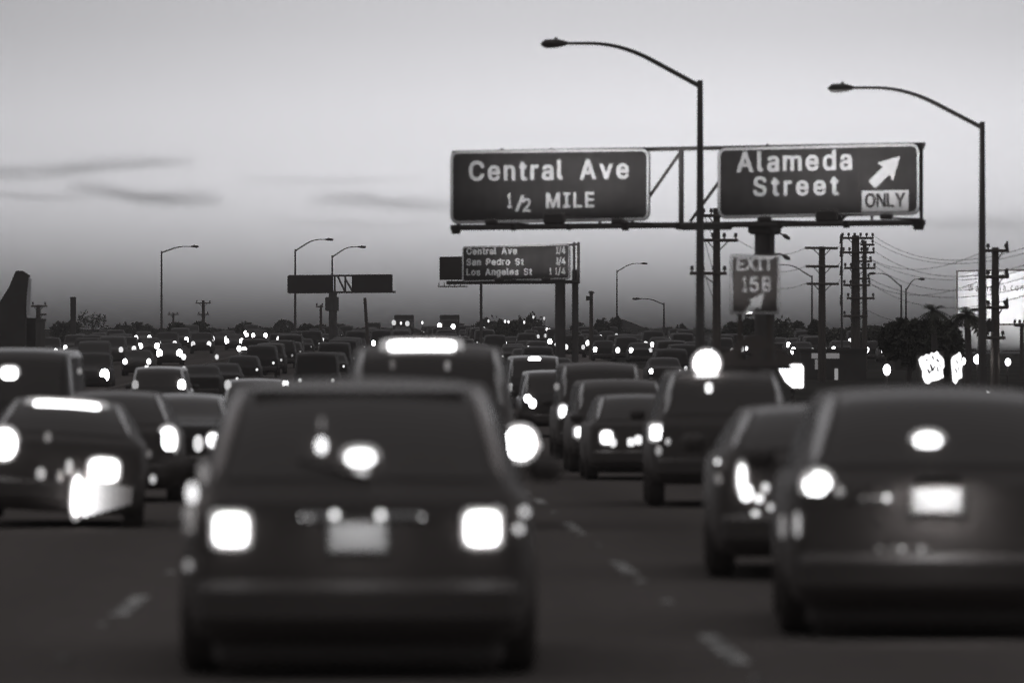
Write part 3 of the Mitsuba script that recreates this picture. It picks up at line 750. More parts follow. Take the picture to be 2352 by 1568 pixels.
def sign_lamp(gkey, W, u, z, w, lit, out=2.0, y0=.12, plane=None):
    """A luminaire on an arm in front of the lower edge; its glass faces up towards the sign."""
    p_ = plane or G1; u = u - out * p_.n[0] / p_.e[0]      # the arm reaches towards the traffic, so the lamp hangs before its place on the sign
    k = part(gkey, 'sign_lamp', cat([box([u, -out, z + .08 - w * .25], [w, .26, w * .5], .04)]), 'dark_metal', W)
    part(k, 'arm', cat([cone([u - w * .3, y0, z - .02], [u - w * .3, -out, z - .04], .025), cone([u + w * .3, y0, z - .02], [u + w * .3, -out, z - .04], .025)]), 'metal', W)
    gl = trimesh.Trimesh(np.array([[u - w * .45, -out + .02, z + .085], [u + w * .45, -out + .02, z + .085], [u + w * .45, -out + .12, z + .082], [u - w * .45, -out + .12, z + .082]]), [[0, 1, 2], [0, 2, 3]], process=False)
    part(k, 'lamp_glass', gl, 'lens', W, emit=lit, weight=20)


for u_, v_, w_, e_ in ((1268, 500, .60, 420), (1125, 514, .32, 520), (1412, 512, .32, 520), (1885, 494, .60, 420), (1745, 508, .32, 520), (2020, 502, .32, 520)):  # the narrow side lamps are added to even out the panel light
    sign_lamp(gan, W1, q(u_, v_)[0], q(u_, v_)[1], w_, e_)


def panel_sign(name, label, W, poly, border, seams=(), m='sign_face', thick=.05, y=0.0):
    k = thing(name, label, 'road sign')
    part(k, 'panel', extrude(poly, thick), m, W @ T().translate([0, y, 0]))
    if border:
        part(k, 'border', extrude(poly.buffer(-.015).difference(poly.buffer(-.015 - border)), .01), 'letter', W @ T().translate([0, y - .012, 0]))
    return k


# Central Ave
corners = [q(1034, 515), q(1492, 507), q(1492, 340), q(1034, 346)]
s1 = panel_sign('exit_sign', 'big rectangular sign reading Central Ave half a mile, left on the truss', W1, rrect(*corners, .24), .075)
Wl = W1 @ T().translate([0, -.004, 0])
part(s1, 'lettering', lettering('Central Ave', q(1078, 400)[0], q(1445, 400)[0], (q(1078, 414)[1], q(1445, 409)[1]), .52, fat=.022), 'letter', Wl)
part(s1, 'lettering', lettering('1', q(1166, 470)[0], q(1176, 470)[0], q(1166, 477)[1], .40, fat=.02), 'letter', Wl)
part(s1, 'lettering', extrude(Polygon([q(1182, 486), q(1190, 486), q(1206, 448), q(1198, 448)]), .012), 'letter', Wl @ T().translate([0, -.012, 0]))
part(s1, 'lettering', lettering('2', q(1201, 470)[0], q(1227, 470)[0], q(1210, 486)[1], .36, fat=.02), 'letter', Wl)
part(s1, 'lettering', lettering('MILE', q(1255, 470)[0], q(1365, 470)[0], (q(1255, 477)[1], q(1365, 475)[1]), .40, fat=.02), 'letter', Wl)
for u_ in (1150, 1262, 1375):
    part(s1, 'panel_rib', box([q(u_, 420)[0], .08, (q(u_, 345)[1] + q(u_, 512)[1]) / 2], [.06, .06, q(u_, 340)[1] - q(u_, 512)[1] + .05]), 'metal', W1)
for u_ in (1150, 1262, 1375): part(s1, 'panel_seam', box([q(u_, 420)[0], -.0015, (q(u_, 345)[1] + q(u_, 505)[1]) / 2], [.022, .003, q(u_, 350)[1] - q(u_, 502)[1]]), 'sign_black', W1)
# Alameda Street
corners = [q(1648, 503), q(2113, 494), q(2113, 328), q(1648, 339)]
s2 = panel_sign('exit_sign', 'big rectangular sign reading Alameda Street with an arrow, right on the truss', W1, rrect(*corners, .26), .075)
part(s2, 'lettering', lettering('Alameda', q(1693, 390)[0], q(1957, 390)[0], (q(1693, 394)[1], q(1957, 388)[1]), .52, fat=.022), 'letter', Wl)
part(s2, 'lettering', lettering('Street', q(1731, 440)[0], q(1926, 440)[0], (q(1731, 449)[1], q(1926, 446)[1]), .50, fat=.022), 'letter', Wl)
part(s2, 'arrow', extrude(arrow_poly(q(2004, 424), q(2066, 361), .25, .62, .50), .012), 'letter', Wl @ T().translate([0, -.012, 0]))
op = Polygon([q(1980, 487), q(2087, 485), q(2088, 436), q(1980, 438)])
ok = part(s2, 'only_panel', extrude(op, .02), 'letter', W1 @ T().translate([0, -.024, 0]))
part(ok, 'lettering', lettering('ONLY', q(1988, 470)[0], q(2080, 470)[0], (q(1988, 476)[1], q(2080, 474)[1]), .36), 'ink', W1 @ T().translate([0, -.026, 0]))
for u_ in (1760, 1880, 2000):
    part(s2, 'panel_rib', box([q(u_, 420)[0], .08, (q(u_, 335)[1] + q(u_, 500)[1]) / 2], [.06, .06, q(u_, 330)[1] - q(u_, 500)[1] + .05]), 'metal', W1)

for u_ in (1765, 1880, 1972): part(s2, 'panel_seam', box([q(u_, 420)[0], -.0015, (q(u_, 336)[1] + q(u_, 495)[1]) / 2], [.022, .003, q(u_, 341)[1] - q(u_, 492)[1]]), 'sign_black', W1)
# gore sign EXIT 15B
G2 = Plane(1678, 112, 1790, 112); W2 = G2.W(); q2 = G2.uz
s3 = panel_sign('gore_sign', 'small upright sign reading EXIT 15B with an arrow below the big signs', W2, rrect(q2(1677, 722), q2(1791, 722), q2(1791, 585), q2(1677, 585), .05), .035, m='sign_face_faded')
W2l = W2 @ T().translate([0, -.004, 0])
part(s3, 'lettering', lettering('EXIT', q2(1692, 600)[0], q2(1776, 600)[0], q2(1700, 620)[1], .25), 'letter', W2l)
part(s3, 'lettering', lettering('1', q2(1706, 650)[0], q2(1716, 650)[0], q2(1700, 669)[1], .285), 'letter', W2l)
part(s3, 'lettering', lettering('5', q2(1722, 650)[0], q2(1743, 650)[0], q2(1700, 669)[1], .285), 'letter', W2l)
part(s3, 'lettering', lettering('B', q2(1751, 650)[0], q2(1771, 650)[0], q2(1700, 669)[1], .285), 'letter', W2l)
part(s3, 'arrow', extrude(arrow_poly(q2(1713, 722), q2(1753, 676), .10, .25, .20), .012), 'letter', W2l @ T().translate([0, -.012, 0]))
gl_ = part(s3, 'sign_lamp', box([q2(1713, 722)[0], -1.1, q2(1713, 724)[1]], [.16, .10, .08], .02), 'dark_metal', W2)  # lamp added below the sign to brighten its letters
part(gl_, 'arm', cone([q2(1713, 722)[0], .05, q2(1713, 726)[1]], [q2(1713, 722)[0], -1.1, q2(1713, 726)[1]], .02), 'metal', W2)
z_ = q2(1713, 724)[1] + .045; u_ = q2(1713, 722)[0]
part(gl_, 'lamp_glass', trimesh.Trimesh(np.array([[u_ - .07, -1.14, z_ - .003], [u_ + .07, -1.14, z_ - .003], [u_ + .07, -1.06, z_], [u_ - .07, -1.06, z_]]), [[0, 1, 2], [0, 2, 3]], process=False), 'lens', W2, emit=720, weight=16)
for u_ in (1700, 1768):
    part(s3, 'post', box([q2(u_, 700)[0], .1, (g(112) + q2(u_, 590)[1]) / 2], [.09, .09, q2(u_, 590)[1] - g(112)], .01), 'wood', W2)

# mileage sign gantry
G3 = Plane(1062, 280.5, 1312, 277.5); W3 = G3.W(); q3 = G3.uz
gan2 = thing('sign_gantry', 'middle overhead frame on two thick posts carrying the street list sign', 'gantry')
zb3 = q3(1190, 648)[1]
part(gan2, 'bottom_chord', cone([q3(1020, 650)[0], .3, zb3], [q3(1324, 645)[0], .3, zb3], .09, .09), 'metal', W3)
part(gan2, 'top_chord', cone([q3(1062, 565)[0], .3, q3(1062, 568)[1]], [q3(1324, 560)[0], .3, q3(1062, 564)[1]], .05, .05), 'metal', W3)
part(gan2, 'upright', box([q3(1322, 600)[0], .3, (q3(1322, 560)[1] + zb3) / 2], [.1, .12, q3(1322, 557)[1] - zb3 + .1]), 'metal', W3)
part(gan2, 'upright', box([q3(1312, 600)[0], .3, (q3(1312, 560)[1] + zb3) / 2], [.08, .12, q3(1312, 557)[1] - zb3 + .1]), 'metal', W3)
part(gan2, 'post', cone([q3(1280, 700)[0], .3, g(279)], [q3(1280, 700)[0], .3, zb3], .27, .25, 16), 'metal', W3, smooth=40)
part(gan2, 'post', cone([q3(1308, 700)[0], .6, g(279)], [q3(1308, 700)[0], .6, zb3 + .6], .17, .16, 14), 'metal', W3, smooth=40)
part(gan2, 'catwalk', cat([box([q3(1040, 652)[0], 0, q3(1040, 658)[1]], [1.3, .7, .06])] + [box([q3(1015, 652)[0] + k * .3, -.3, q3(1040, 653)[1]], [.03, .03, .22]) for k in range(5)]), 'metal', W3)
for u_ in (1145, 1252): sign_lamp(gan2, W3, q3(u_, 640)[0], q3(u_, 642)[1], .40, 430, 1.5, .3, G3)
s4 = panel_sign('mileage_sign', 'wide sign listing three streets and distances on the middle frame', W3, rrect(q3(1062, 648), q3(1309, 641), q3(1309, 560), q3(1062, 566), .16), .06)
W3l = W3 @ T().translate([0, -.004, 0])
for txt, mi_, u1, vv in (('Central Ave', '1/4', 1188, 583), ('San Pedro St', '3/4', 1203, 608), ('Los Angeles St', '1 1/4', 1222, 631)):
    part(s4, 'lettering', lettering(txt, q3(1072, vv)[0], q3(u1, vv)[0], (q3(1072, vv + 1)[1], q3(u1, vv)[1]), .31, fat=.05), 'letter', W3l)
    for ch_, ue in zip(mi_.replace(' ', ''), ((1278, 1283), (1284, 1289), (1290, 1299)) if len(mi_) == 3 else ((1263, 1267), (1276, 1280), (1282, 1288), (1290, 1299))):
        part(s4, 'lettering', lettering(ch_, q3(ue[0], vv)[0], q3(ue[1], vv)[0], q3(1290, vv - 1)[1], .32, fat=.035), 'letter', W3l)
s5 = panel_sign('guide_sign', 'plain dark panel left of the street list sign', W3, rrect(q3(1009, 643), q3(1060, 643), q3(1060, 589), q3(1009, 590), .04), 0, m='sign_black', y=.02)

# third gantry, seen from behind
G4 = Plane(660, 455, 902, 450); W4 = G4.W(); q4 = G4.uz
gan3 = thing('sign_gantry', 'far left overhead truss carrying two dark sign backs on a single post', 'gantry')
z40, z41 = q4(780, 671)[1], q4(780, 633)[1]
for z in (z40, z41):
    part(gan3, 'chord', cone([q4(660, 650)[0], .2, z], [q4(905 if z == z40 else 896, 650)[0], .2, z], .08, .08), 'metal', W4)
for a, b in (((772, 633), (790, 671)), ((790, 671), (790, 633)), ((790, 640), (808, 671)), ((766, 633), (766, 671))):
    part(gan3, 'diagonal_brace', cone([q4(*a)[0], .2, q4(*a)[1]], [q4(*b)[0], .2, q4(*b)[1]], .075, .075), 'metal', W4)
part(gan3, 'post', cone([q4(760, 700)[0], .3, g(452)], [q4(760, 700)[0], .3, z40], .33, .33, 14), 'metal', W4, smooth=40)
part(gan3, 'post_sleeve', box([q4(758, 700)[0], .3, q4(758, 698)[1]], [.85, .8, 1.1], .05), 'metal', W4)
panel_sign('guide_sign', 'dark back of the left sign on the far left truss', W4, rrect(q4(660, 672), q4(764, 672), q4(764, 633), q4(660, 634), .03), 0, m='sign_black')
panel_sign('guide_sign', 'dark back of the right sign on the far left truss', W4, rrect(q4(808, 671), q4(901, 670), q4(901, 631), q4(808, 632), .03), 0, m='sign_black')

# ------------------------------------------------------------------ street lamps


def street_lamp(label, ub, vt, uh, vh, d, hw, r0, r1, group=None, short=False):
    """Pole at pixel column ub with its top at vt; the arm sweeps over to a lamp head centred on (uh, vh), hw pixels wide."""
    k = thing('street_lamp', label, 'street lamp', group)
    b = at(ub, vt, d); top = b[2]; base = g(d); s = S_(d); x0, y0 = b[0], b[1]
    h = at(uh, vh, d); dirx = 1 if h[0] > x0 else -1
    part(k, 'pole', cone([x0, y0, base], [x0, y0, top + .06], r0, r1, 14), 'metal', smooth=40)
    part(k, 'base_plate', cat([box([x0, y0, base + .02], [r0 * 4, r0 * 4, .04]), cone([x0, y0, base], [x0, y0, base + .3], r0 * 1.3, r0 * 1.1, 14)]), 'metal')
    zh = h[2]; hwm = hw / s
    x1 = h[0] - dirx * hwm * .45
    za = top - .10
    t = np.linspace(0, 1, 12)
    q0, q1, q2 = np.array([.36, .60]), np.array([.60, 1.0]), np.array([.84, 1.0])
    path = np.vstack([[[0, 0]], [[.18, .30]], [(1 - a) ** 2 * q0 + 2 * (1 - a) * a * q1 + a * a * q2 for a in t], [[1, 1]]])
    xs, zs = x0 + (x1 - x0) * path[:, 0], za + (zh - za) * path[:, 1]
    part(k, 'arm', tube(np.stack([xs, xs * 0 + y0, zs], 1), r1 * .85, r1 * .55), 'metal', smooth=40)
    # cobra head: flattened tapering shell with a photocell on top and a bowl beneath
    n = 14; rings = []
    for tt, wy, hz, dz in ((0, .05, .035, 0), (.12, .09, .07, 0), (.35, .14, .11, .0), (.6, .18, .125, -.01), (.85, .16, .115, -.01), (1.0, .06, .03, -.02)):
        a = np.arange(n) * 2 * np.pi / n
        rings.append(np.stack([a * 0 + (x1 + dirx * hwm * tt), y0 + wy * np.cos(a), zh + dz + hz * np.sin(a)], 1))
    head = trimesh.Trimesh(np.vstack(rings)).convex_hull
    hk = part(k, 'lamp_head', head, 'dark_metal', smooth=40)
    part(hk, 'photocell', cone([x1 + dirx * hwm * .45, y0, zh + .06], [x1 + dirx * hwm * .45, y0, zh + .16], .045, .04, 8), 'dark_metal')
    bowl = trimesh.creation.icosphere(2, 1.0); bowl.vertices *= [hwm * .22, .12, .07]; bowl.apply_translation([x1 + dirx * hwm * .68, y0, zh - .06])
    part(hk, 'lens_bowl', bowl, 'lamp_glass', smooth=True)
    return k


street_lamp('tall street lamp in front of the big signs, arm reaching left, tallest in view', 1608, 190, 1277, 100, 150, 63, .14, .075)
street_lamp('tall street lamp at right by the billboard, arm reaching left', 2256, 285, 1935, 202, 152, 61, .135, .07)
street_lamp('thin street lamp on the left standing alone, arm reaching right', 371, 578, 446, 566, 560, 20, .13, .075)
street_lamp('thin street lamp rising behind the left sign back, arm reaching right', 678, 574, 755, 550, 540, 20, .14, .075)
street_lamp('thin street lamp rising through the far left truss, arm reaching right', 763, 588, 830, 567, 560, 20, .14, .075)
street_lamp('faint street lamp right of the middle frame, arm reaching right', 1417, 622, 1478, 605, 660, 18, .12, .07)
street_lamp('low street lamp whose arm reaches left, just left of the tall lamp post', 1525, 697, 1463, 686, 600, 20, .14, .07)
street_lamp('faint street lamp right of the exit number sign, arm reaching left', 1865, 634, 1780, 608, 480, 20, .11, .06)
street_lamp('faint street lamp before the dark trees, arm reaching left', 2070, 656, 2005, 628, 560, 18, .13, .07)
street_lamp('faint street lamp before the dark trees, arm reaching right', 2081, 664, 2116, 641, 560, 16, .12, .07)
k = thing('slender_mast', 'thin mast under the street list sign', 'pole'); b = at(1105, 640, 420)
part(k, 'shaft', cone([b[0], b[1], g(420)], [b[0], b[1], b[2]], .12, .10, 10), 'metal')
k = thing('leaning_pole', 'short dark pole leaning to the left near the sign backs', 'pole'); b0, b1 = at(847, 770, 420), at(838, 684, 420)
part(k, 'shaft', cone([b0[0], 420, g(420)], [b1[0], 420, b1[2]], .14, .12, 10), 'wood')
k = thing('square_column', 'stubby dark column rising above the left skyline', 'column'); b0, b1 = at(168, 760, 480), at(168, 685, 480)
part(k, 'shaft', box([b0[0], 480, (g(480) + b1[2]) / 2], [.46, .46, b1[2] - g(480)], .04), 'wall')
part(k, 'cap', box([b0[0], 480, b1[2] + .05], [.54, .54, .1], .03), 'wall')

# ------------------------------------------------------------------ utility poles and lines


def utility_pole(label, u, vt, d, r, arms, extra=None, lean=0.0, yaw=20):
    k = thing('utility_pole', label, 'utility pole'); b = at(u, vt, d); base = g(d)
    part(k, 'shaft', cone([b[0] + lean, b[1], base], [b[0], b[1], b[2]], r, r * .72, 12), 'wood', smooth=40)
    c, s = math.cos(math.radians(yaw)), math.sin(math.radians(yaw))
    for v, u0, u1, pins in arms:
        z = at(u, v, d)[2]; xa, xb = at(u0, v, d)[0], at(u1, v, d)[0]
        e = lambda x: np.array([x, b[1] - r + (x - b[0]) * math.tan(math.radians(yaw)), z])
        ak = part(k, 'crossarm', cone(e(xa), e(xb), .075, .075, 6), 'wood')
        for i in range(pins):
            p = e(xa + (xb - xa) * ((i + .15) / max(pins - .7, 1)))
            part(ak, 'insulator', cat([cone(p, p + [0, 0, .28], .035, .03, 8), cone(p + [0, 0, .14], p + [0, 0, .30], .085, .06, 8)]), 'insulator')
        for sx in (-1, 1):
            xe = (xa if sx < 0 else xb)
            if abs(xe - b[0]) > .5: part(ak, 'brace', cone(e(b[0] + (xe - b[0]) * .6), np.array([b[0], b[1] - r, z - .5]), .025, .025, 6), 'metal')
    return k, b


utility_pole('thick utility pole beside the tall lamp post below the truss', 1646, 478, 230, .19, [(496, 1612, 1672, 4), (552, 1606, 1694, 4), (628, 1584, 1668, 4)])
utility_pole('utility pole with three pairs of crossarms right of the exit number sign', 1888, 566, 290, .22, [(570, 1848, 1924, 0), (612, 1850, 1926, 0), (652, 1852, 1926, 0)], yaw=25)
kk, bb = utility_pole('thick utility pole with many crossarms, left of the close pair', 1965, 541, 330, .30, [(547, 1932, 2006, 6), (580, 1934, 2008, 6), (616, 1938, 2010, 6), (655, 1936, 1998, 5), (685, 1944, 2008, 4), (726, 1936, 1992, 4)], yaw=10)
utility_pole('slimmer utility pole, right of the close pair', 1986, 553, 345, .17, [(562, 1976, 2008, 2), (600, 1960, 2002, 3), (640, 1968, 1998, 2)])
part(kk, 'riser_conduit', cone([bb[0] - .8, bb[1], g(330)], [bb[0] - .8, bb[1], at(1965, 560, 330)[2]], .06, .06, 8), 'metal')
for v_ in (560, 590, 632, 700):
    part(kk, 'switch', cone([bb[0] - .85, bb[1] - .2, at(1965, v_, 330)[2]], [bb[0] - .85, bb[1] - .2, at(1965, v_ - 22, 330)[2]], .10, .06, 8), 'insulator')
kp, bp = utility_pole('utility pole with transformer in front of the billboard', 2286, 568, 240, .20, [(576, 2262, 2316, 2), (636, 2262, 2316, 2), (706, 2262, 2314, 2), (776, 2260, 2308, 2)], yaw=8)
part(kp, 'transformer', cat([cone([bp[0] - .28, bp[1] - .2, at(2286, 762, 240)[2]], [bp[0] - .28, bp[1] - .2, at(2286, 736, 240)[2]], .2, .2, 14), cone([bp[0] - .28, bp[1] - .2, at(2286, 736, 240)[2]], [bp[0] - .28, bp[1] - .2, at(2286, 731, 240)[2]], .06, .04, 8)]), 'dark_metal')
for v_ in (560, 622, 690):
    part(kp, 'post_insulator', cone([at(2312, v_, 240)[0], bp[1] - .2, at(2286, v_ + 14, 240)[2]], [at(2312, v_, 240)[0], bp[1] - .2, at(2286, v_ - 6, 240)[2]], .07, .04, 8), 'insulator')
utility_pole('short utility pole at the right edge of the view', 2347, 742, 300, .13, [(747, 2328, 2366, 4)])
utility_pole('utility pole by the slanted pylon on the far left', 88, 700, 420, .22, [(703, 72, 108, 2), (722, 84, 106, 1)])
utility_pole('small T shaped utility pole left of centre skyline, taller one', 467, 690, 640, .22, [(696, 450, 484, 3), (722, 454, 480, 2)])
utility_pole('small T shaped utility pole left of centre skyline, lower one', 398, 718, 720, .16, [(722, 386, 410, 2)])
utility_pole('small utility pole left of the far truss post', 737, 700, 520, .15, [(704, 726, 742, 2)])
k1358, b1358 = utility_pole('lone utility pole with drum shaped gear between middle frame and lamps', 1358, 668, 420, .17, [(672, 1352, 1364, 0)])
part(k1358, 'transformer', cone([b1358[0] - .2, b1358[1] - .2, at(1358, 690, 420)[2]], [b1358[0] - .2, b1358[1] - .2, at(1358, 680, 420)[2]], .2, .2, 12), 'dark_metal')


# two small lamps on side arms by the big gantry's post, mounted on a slim pole far behind
k = thing('floodlight_mast', 'slim mast right of the truss post with two drooping lamps', 'street lamp'); b = at(1766, 536, 210)
part(k, 'pole', cone([b[0], b[1], g(210)], [b[0], b[1], b[2]], .07, .05, 10), 'metal')
for v_ in (541, 588):
    a0, a1, a2 = at(1766, v_ - 3, 210), at(1792, v_ - 5, 210), at(1806, v_ + 3, 210)
    part(k, 'arm', tube([a0, (a0 + a1) / 2, a1, a2], .035, .03), 'metal')
    hd = trimesh.creation.icosphere(2, 1); hd.vertices *= [.17, .13, .08]; hd.apply_transform(trimesh.transformations.rotation_matrix(math.radians(32), [0, 1, 0])); hd.apply_translation(a2)
    part(k, 'lamp_head', hd, 'dark_metal', smooth=True)


def wire(label, a, b, sag, r=.013, grp='power lines'):
    t = np.linspace(0, 1, 24)[:, None]
    p = a + (b - a) * t; p[:, 2] -= (4 * sag * t * (1 - t))[:, 0]
    k = thing('power_line', label, 'power line', grp)
    part(k, 'cable', tube(p, r, n=5), 'wire')


ROW = ['highest', 'second highest', 'third highest', 'middle', 'third lowest', 'second lowest', 'lowest']
for w_, (v0, u0, v1) in zip(ROW, ((541, 2006, 545), (543, 1990, 560), (576, 2008, 585), (578, 1970, 600), (612, 2010, 612), (618, 1960, 640), (650, 1998, 655))):
    wire(f'thin power line leaving the close pair of poles for the right, {w_} of seven', at(u0, v0, 330), at(2420, v1, 200), 1.1)
for w_, (v0, v1) in zip(('upper', 'middle', 'lower'), ((576, 596), (640, 652), (706, 716))):
    wire(f'thin power line from the transformer pole to the close pair, {w_} of three', at(2262, v0, 240), at(1986, v1 - 8, 345), .8)
for w_, (v0, v1) in zip(('upper', 'middle', 'lower'), ((568, 548), (610, 582), (650, 618))):
    wire(f'short line between the three armed pole and the close pair, {w_} of three', at(1924, v0, 290), at(1938, v1, 330), .1)
    wire(f'thin sagging line behind the exit number sign, {w_} of three', at(1852, v0, 290), at(1690, v1, 230), .5)
for w_, (v0, v1) in zip(('upper', 'middle', 'lower'), ((497, 560), (552, 640), (628, 700))):
    wire(f'slack cable between tall lamp post and thick utility pole, {w_} of three', at(1618, v0 - 4, 229), at(1645, v1, 229.5), .1, .014, 'slack cables')

# ------------------------------------------------------------------ billboard
G5 = Plane(2203, 465, 2620, 445); W5 = G5.W(); q5 = G5.uz
bb_ = thing('billboard', 'large white lit billboard cut by the right edge of the view', 'billboard')
BL, BR, BZ0, BZ1 = q5(2203, 745)[0], q5(2620, 745)[0], q5(2203, 744)[1], q5(2203, 624)[1]
part(bb_, 'face', box([(BL + BR) / 2, 0, (BZ0 + BZ1) / 2], [BR - BL, .25, BZ1 - BZ0], .02), 'poster', W5)
part(bb_, 'frame', cat([box([(BL + BR) / 2, -.05, z], [BR - BL + .3, .35, .12]) for z in (BZ0 - .06, BZ1 + .06)] + [box([x, -.05, (BZ0 + BZ1) / 2], [.14, .35, BZ1 - BZ0]) for x in (BL - .07, BR + .07)]), 'metal', W5)
part(bb_, 'lettering', lettering('Wachovia.com', q5(2227, 660)[0], q5(2357, 660)[0], q5(2290, 668)[1], .55, bold=False), 'ink', W5 @ T().translate([0, -.126, 0]))
part(bb_, 'rule', box([q5(2400, 680)[0], -.13, q5(2300, 681)[1]], [6.5, .012, .10]), 'poster_grey', W5)
part(bb_, 'rule', box([q5(2410, 680)[0], -.13, q5(2300, 727)[1]], [5.0, .012, .16]), 'poster_grey', W5)
for x in (.3, .7):
    part(bb_, 'post', cone([BL + (BR - BL) * x, .4, g(455)], [BL + (BR - BL) * x, .6, BZ0], .4, .4, 16), 'metal', W5)
BA = g(455) + .12
part(bb_, 'apron', box([(BL + BR) / 2, .06, (BA + BZ0) / 2 - .06], [BR - BL, .2, BZ0 - BA - .12], .02), 'poster_grey', W5)
for x in (.10, .36, .64):
    u_ = BL + (BR - BL) * x
    fk = part(bb_, 'floodlight', box([u_, -5.0, BA + .30], [.5, .3, .25], .04), 'dark_metal', W5)
    part(fk, 'arm', cone([u_, 0, BA + .24], [u_, -5.0, BA + .24], .05), 'metal', W5)
    gl = trimesh.Trimesh(np.array([[u_ - .24, -5.0, BA + .44], [u_ + .24, -5.0, BA + .44], [u_ + .24, -4.8, BA + .434], [u_ - .24, -4.8, BA + .434]]), [[0, 1, 2], [0, 2, 3]], process=False)
    part(fk, 'lamp_glass', gl, 'lens', W5, emit=3300, weight=24)

# lit shop signs and small lamps along the frontage road


def lit_board(label, pts, d, e, strokes, depth=.25, back=None):
    P = Plane(pts[0][0] - 5, d, pts[0][0] + 60, d); W = P.W()
    poly = Polygon([P.uz(*p) for p in pts]).buffer(.02)
    k = thing('lit_sign', label, 'lit sign')
    if back:
        bp_ = Polygon([P.uz(*p) for p in back]); part(k, 'cabinet', extrude(bp_, depth), 'wall', W @ T().translate([0, .03, 0]))
    else: part(k, 'cabinet', extrude(poly.buffer(.05), depth), 'wall', W @ T().translate([0, .03, 0]))
    part(k, 'face', extrude(poly, .03), 'lens', W @ T().translate([0, -.02, 0]), emit=e)
    for a, b, w in strokes:
        a_, b_ = P.uz(*a), P.uz(*b); dd = (b_ - a_) / np.linalg.norm(b_ - a_); n = np.array([-dd[1], dd[0]]) * w / 2
        part(k, 'mark', extrude(Polygon([a_ + n, b_ + n, b_ - n, a_ - n]), .01), 'ink', W @ T().translate([0, -.034, 0]))
    lo = min(p[1] for p in poly.exterior.coords); xm = poly.centroid.x
    part(k, 'post', box([xm, .2, (lo + g(d)) / 2 - .05], [.12, .12, max(lo - g(d), .2)]), 'dark_metal', W)


def crop(*p): return [(2058 + x / 4.571, 588 + y / 4.571) for x, y in p]


lit_board('glowing slanted sign with dark strokes, left of two at right', crop((245, 1085), (270, 1060), (300, 1058), (320, 1035), (355, 1047), (375, 1018), (400, 1032), (430, 1005), (450, 1040), (470, 1055), (495, 1090), (500, 1160), (480, 1190), (492, 1268), (450, 1290), (420, 1298), (370, 1308), (340, 1335), (312, 1326), (285, 1270), (282, 1200), (260, 1150)), 190, 2.2,
          [(*crop((378, 1045), (396, 1085)), .06), (*crop((428, 1078), (448, 1112)), .07), (*crop((360, 1135), (386, 1205)), .07), (*crop((332, 1185), (352, 1232)), .06), (*crop((428, 1160), (444, 1215)), .05), (*crop((318, 1078), (330, 1105)), .05), (*crop((386, 1205), (408, 1150)), .05), (*crop((352, 1232), (370, 1190)), .04), (*crop((455, 1130), (470, 1165)), .04)],
          back=[(2106, 815), (2168, 806), (2168, 880), (2106, 880)])
lit_board('glowing narrow sign with dark strokes, right of two at right', crop((585, 1095), (600, 1060), (640, 1038), (665, 1015), (680, 1050), (672, 1090), (696, 1130), (680, 1190), (688, 1268), (650, 1290), (625, 1335), (602, 1310), (597, 1230), (590, 1160)), 190, 2.2,
          [(*crop((630, 1090), (648, 1130)), .05), (*crop((620, 1180), (640, 1225)), .05), (*crop((650, 1200), (664, 1160)), .04)], back=[(2184, 812), (2211, 812), (2211, 878), (2184, 878)])
lit_board('blank white lit board behind the utility vehicle roof', [(1790, 846), (1797, 838), (1839, 838), (1843, 843), (1843, 888), (1822, 888), (1806, 875)], 150, 6.0, [((1823, 872), (1826, 884), .03)])
shop = thing('shop_building', 'low roadside building with pale lit wall left of the utility pole', 'building'); P6 = Plane(1855, 300, 1990, 300); W6 = P6.W()
def rect6(u0, v0, u1, v1): return Polygon([P6.uz(u0, v0), P6.uz(u1, v0), P6.uz(u1, v1), P6.uz(u0, v1)])
part(shop, 'wall', extrude(rect6(1840, 806, 1990, 880), 6.0), 'wall', W6 @ T().translate([0, .1, 0]))
part(shop, 'roof', extrude(rect6(1836, 800, 1994, 806), 6.4), 'wall', W6)
part(shop, 'lit_fascia', extrude(rect6(1864, 811, 1928, 823), .05), 'lens', W6, emit=.16)
part(shop, 'lit_wall_panel', extrude(rect6(1872, 825, 1896, 848), .05), 'lens', W6 @ T().translate([0, .03, 0]), emit=.13)
part(shop, 'door', extrude(rect6(1917, 846, 1925, 876), .05), 'lens', W6 @ T().translate([0, .03, 0]), emit=.3)


def post_lamp(label, u, v, d, w, h, e):
    k = thing('post_lamp', label, 'lamp'); b = at(u, v, d); s = S_(d)
    part(k, 'post', cone([b[0], b[1] + .1, g(d)], [b[0], b[1] + .1, b[2] - h / s / 2 + .02], .05, .04, 8), 'dark_metal')
    m = trimesh.creation.icosphere(2, 1); m.vertices *= [w / s / 2, .12, h / s / 2]; m.apply_translation(b)
    part(k, 'globe', m, 'lens', emit=e, smooth=False)


for lab, a in (('small bright lamp right of the glowing narrow sign, leftmost of the row', (2213, 829, 240, 10, 16, 7)), ('bigger bright lamp touching the tall lamp post at right', (2246, 825, 240, 20, 22, 10)),
               ('small bright lamp right of the transformer pole', (2315, 831, 240, 13, 17, 7)), ('slanted bright lamp above the black car roof at right', (2270, 902, 75, 5, 18, 6)), ('round bright lamp left of the glowing signs', (2037, 849, 220, 17, 25, 8)),
               ('bright lamp just below the round lamp left of the exit sign trees', (1604, 829, 230, 6, 8, 3))):
    post_lamp(lab, *a)

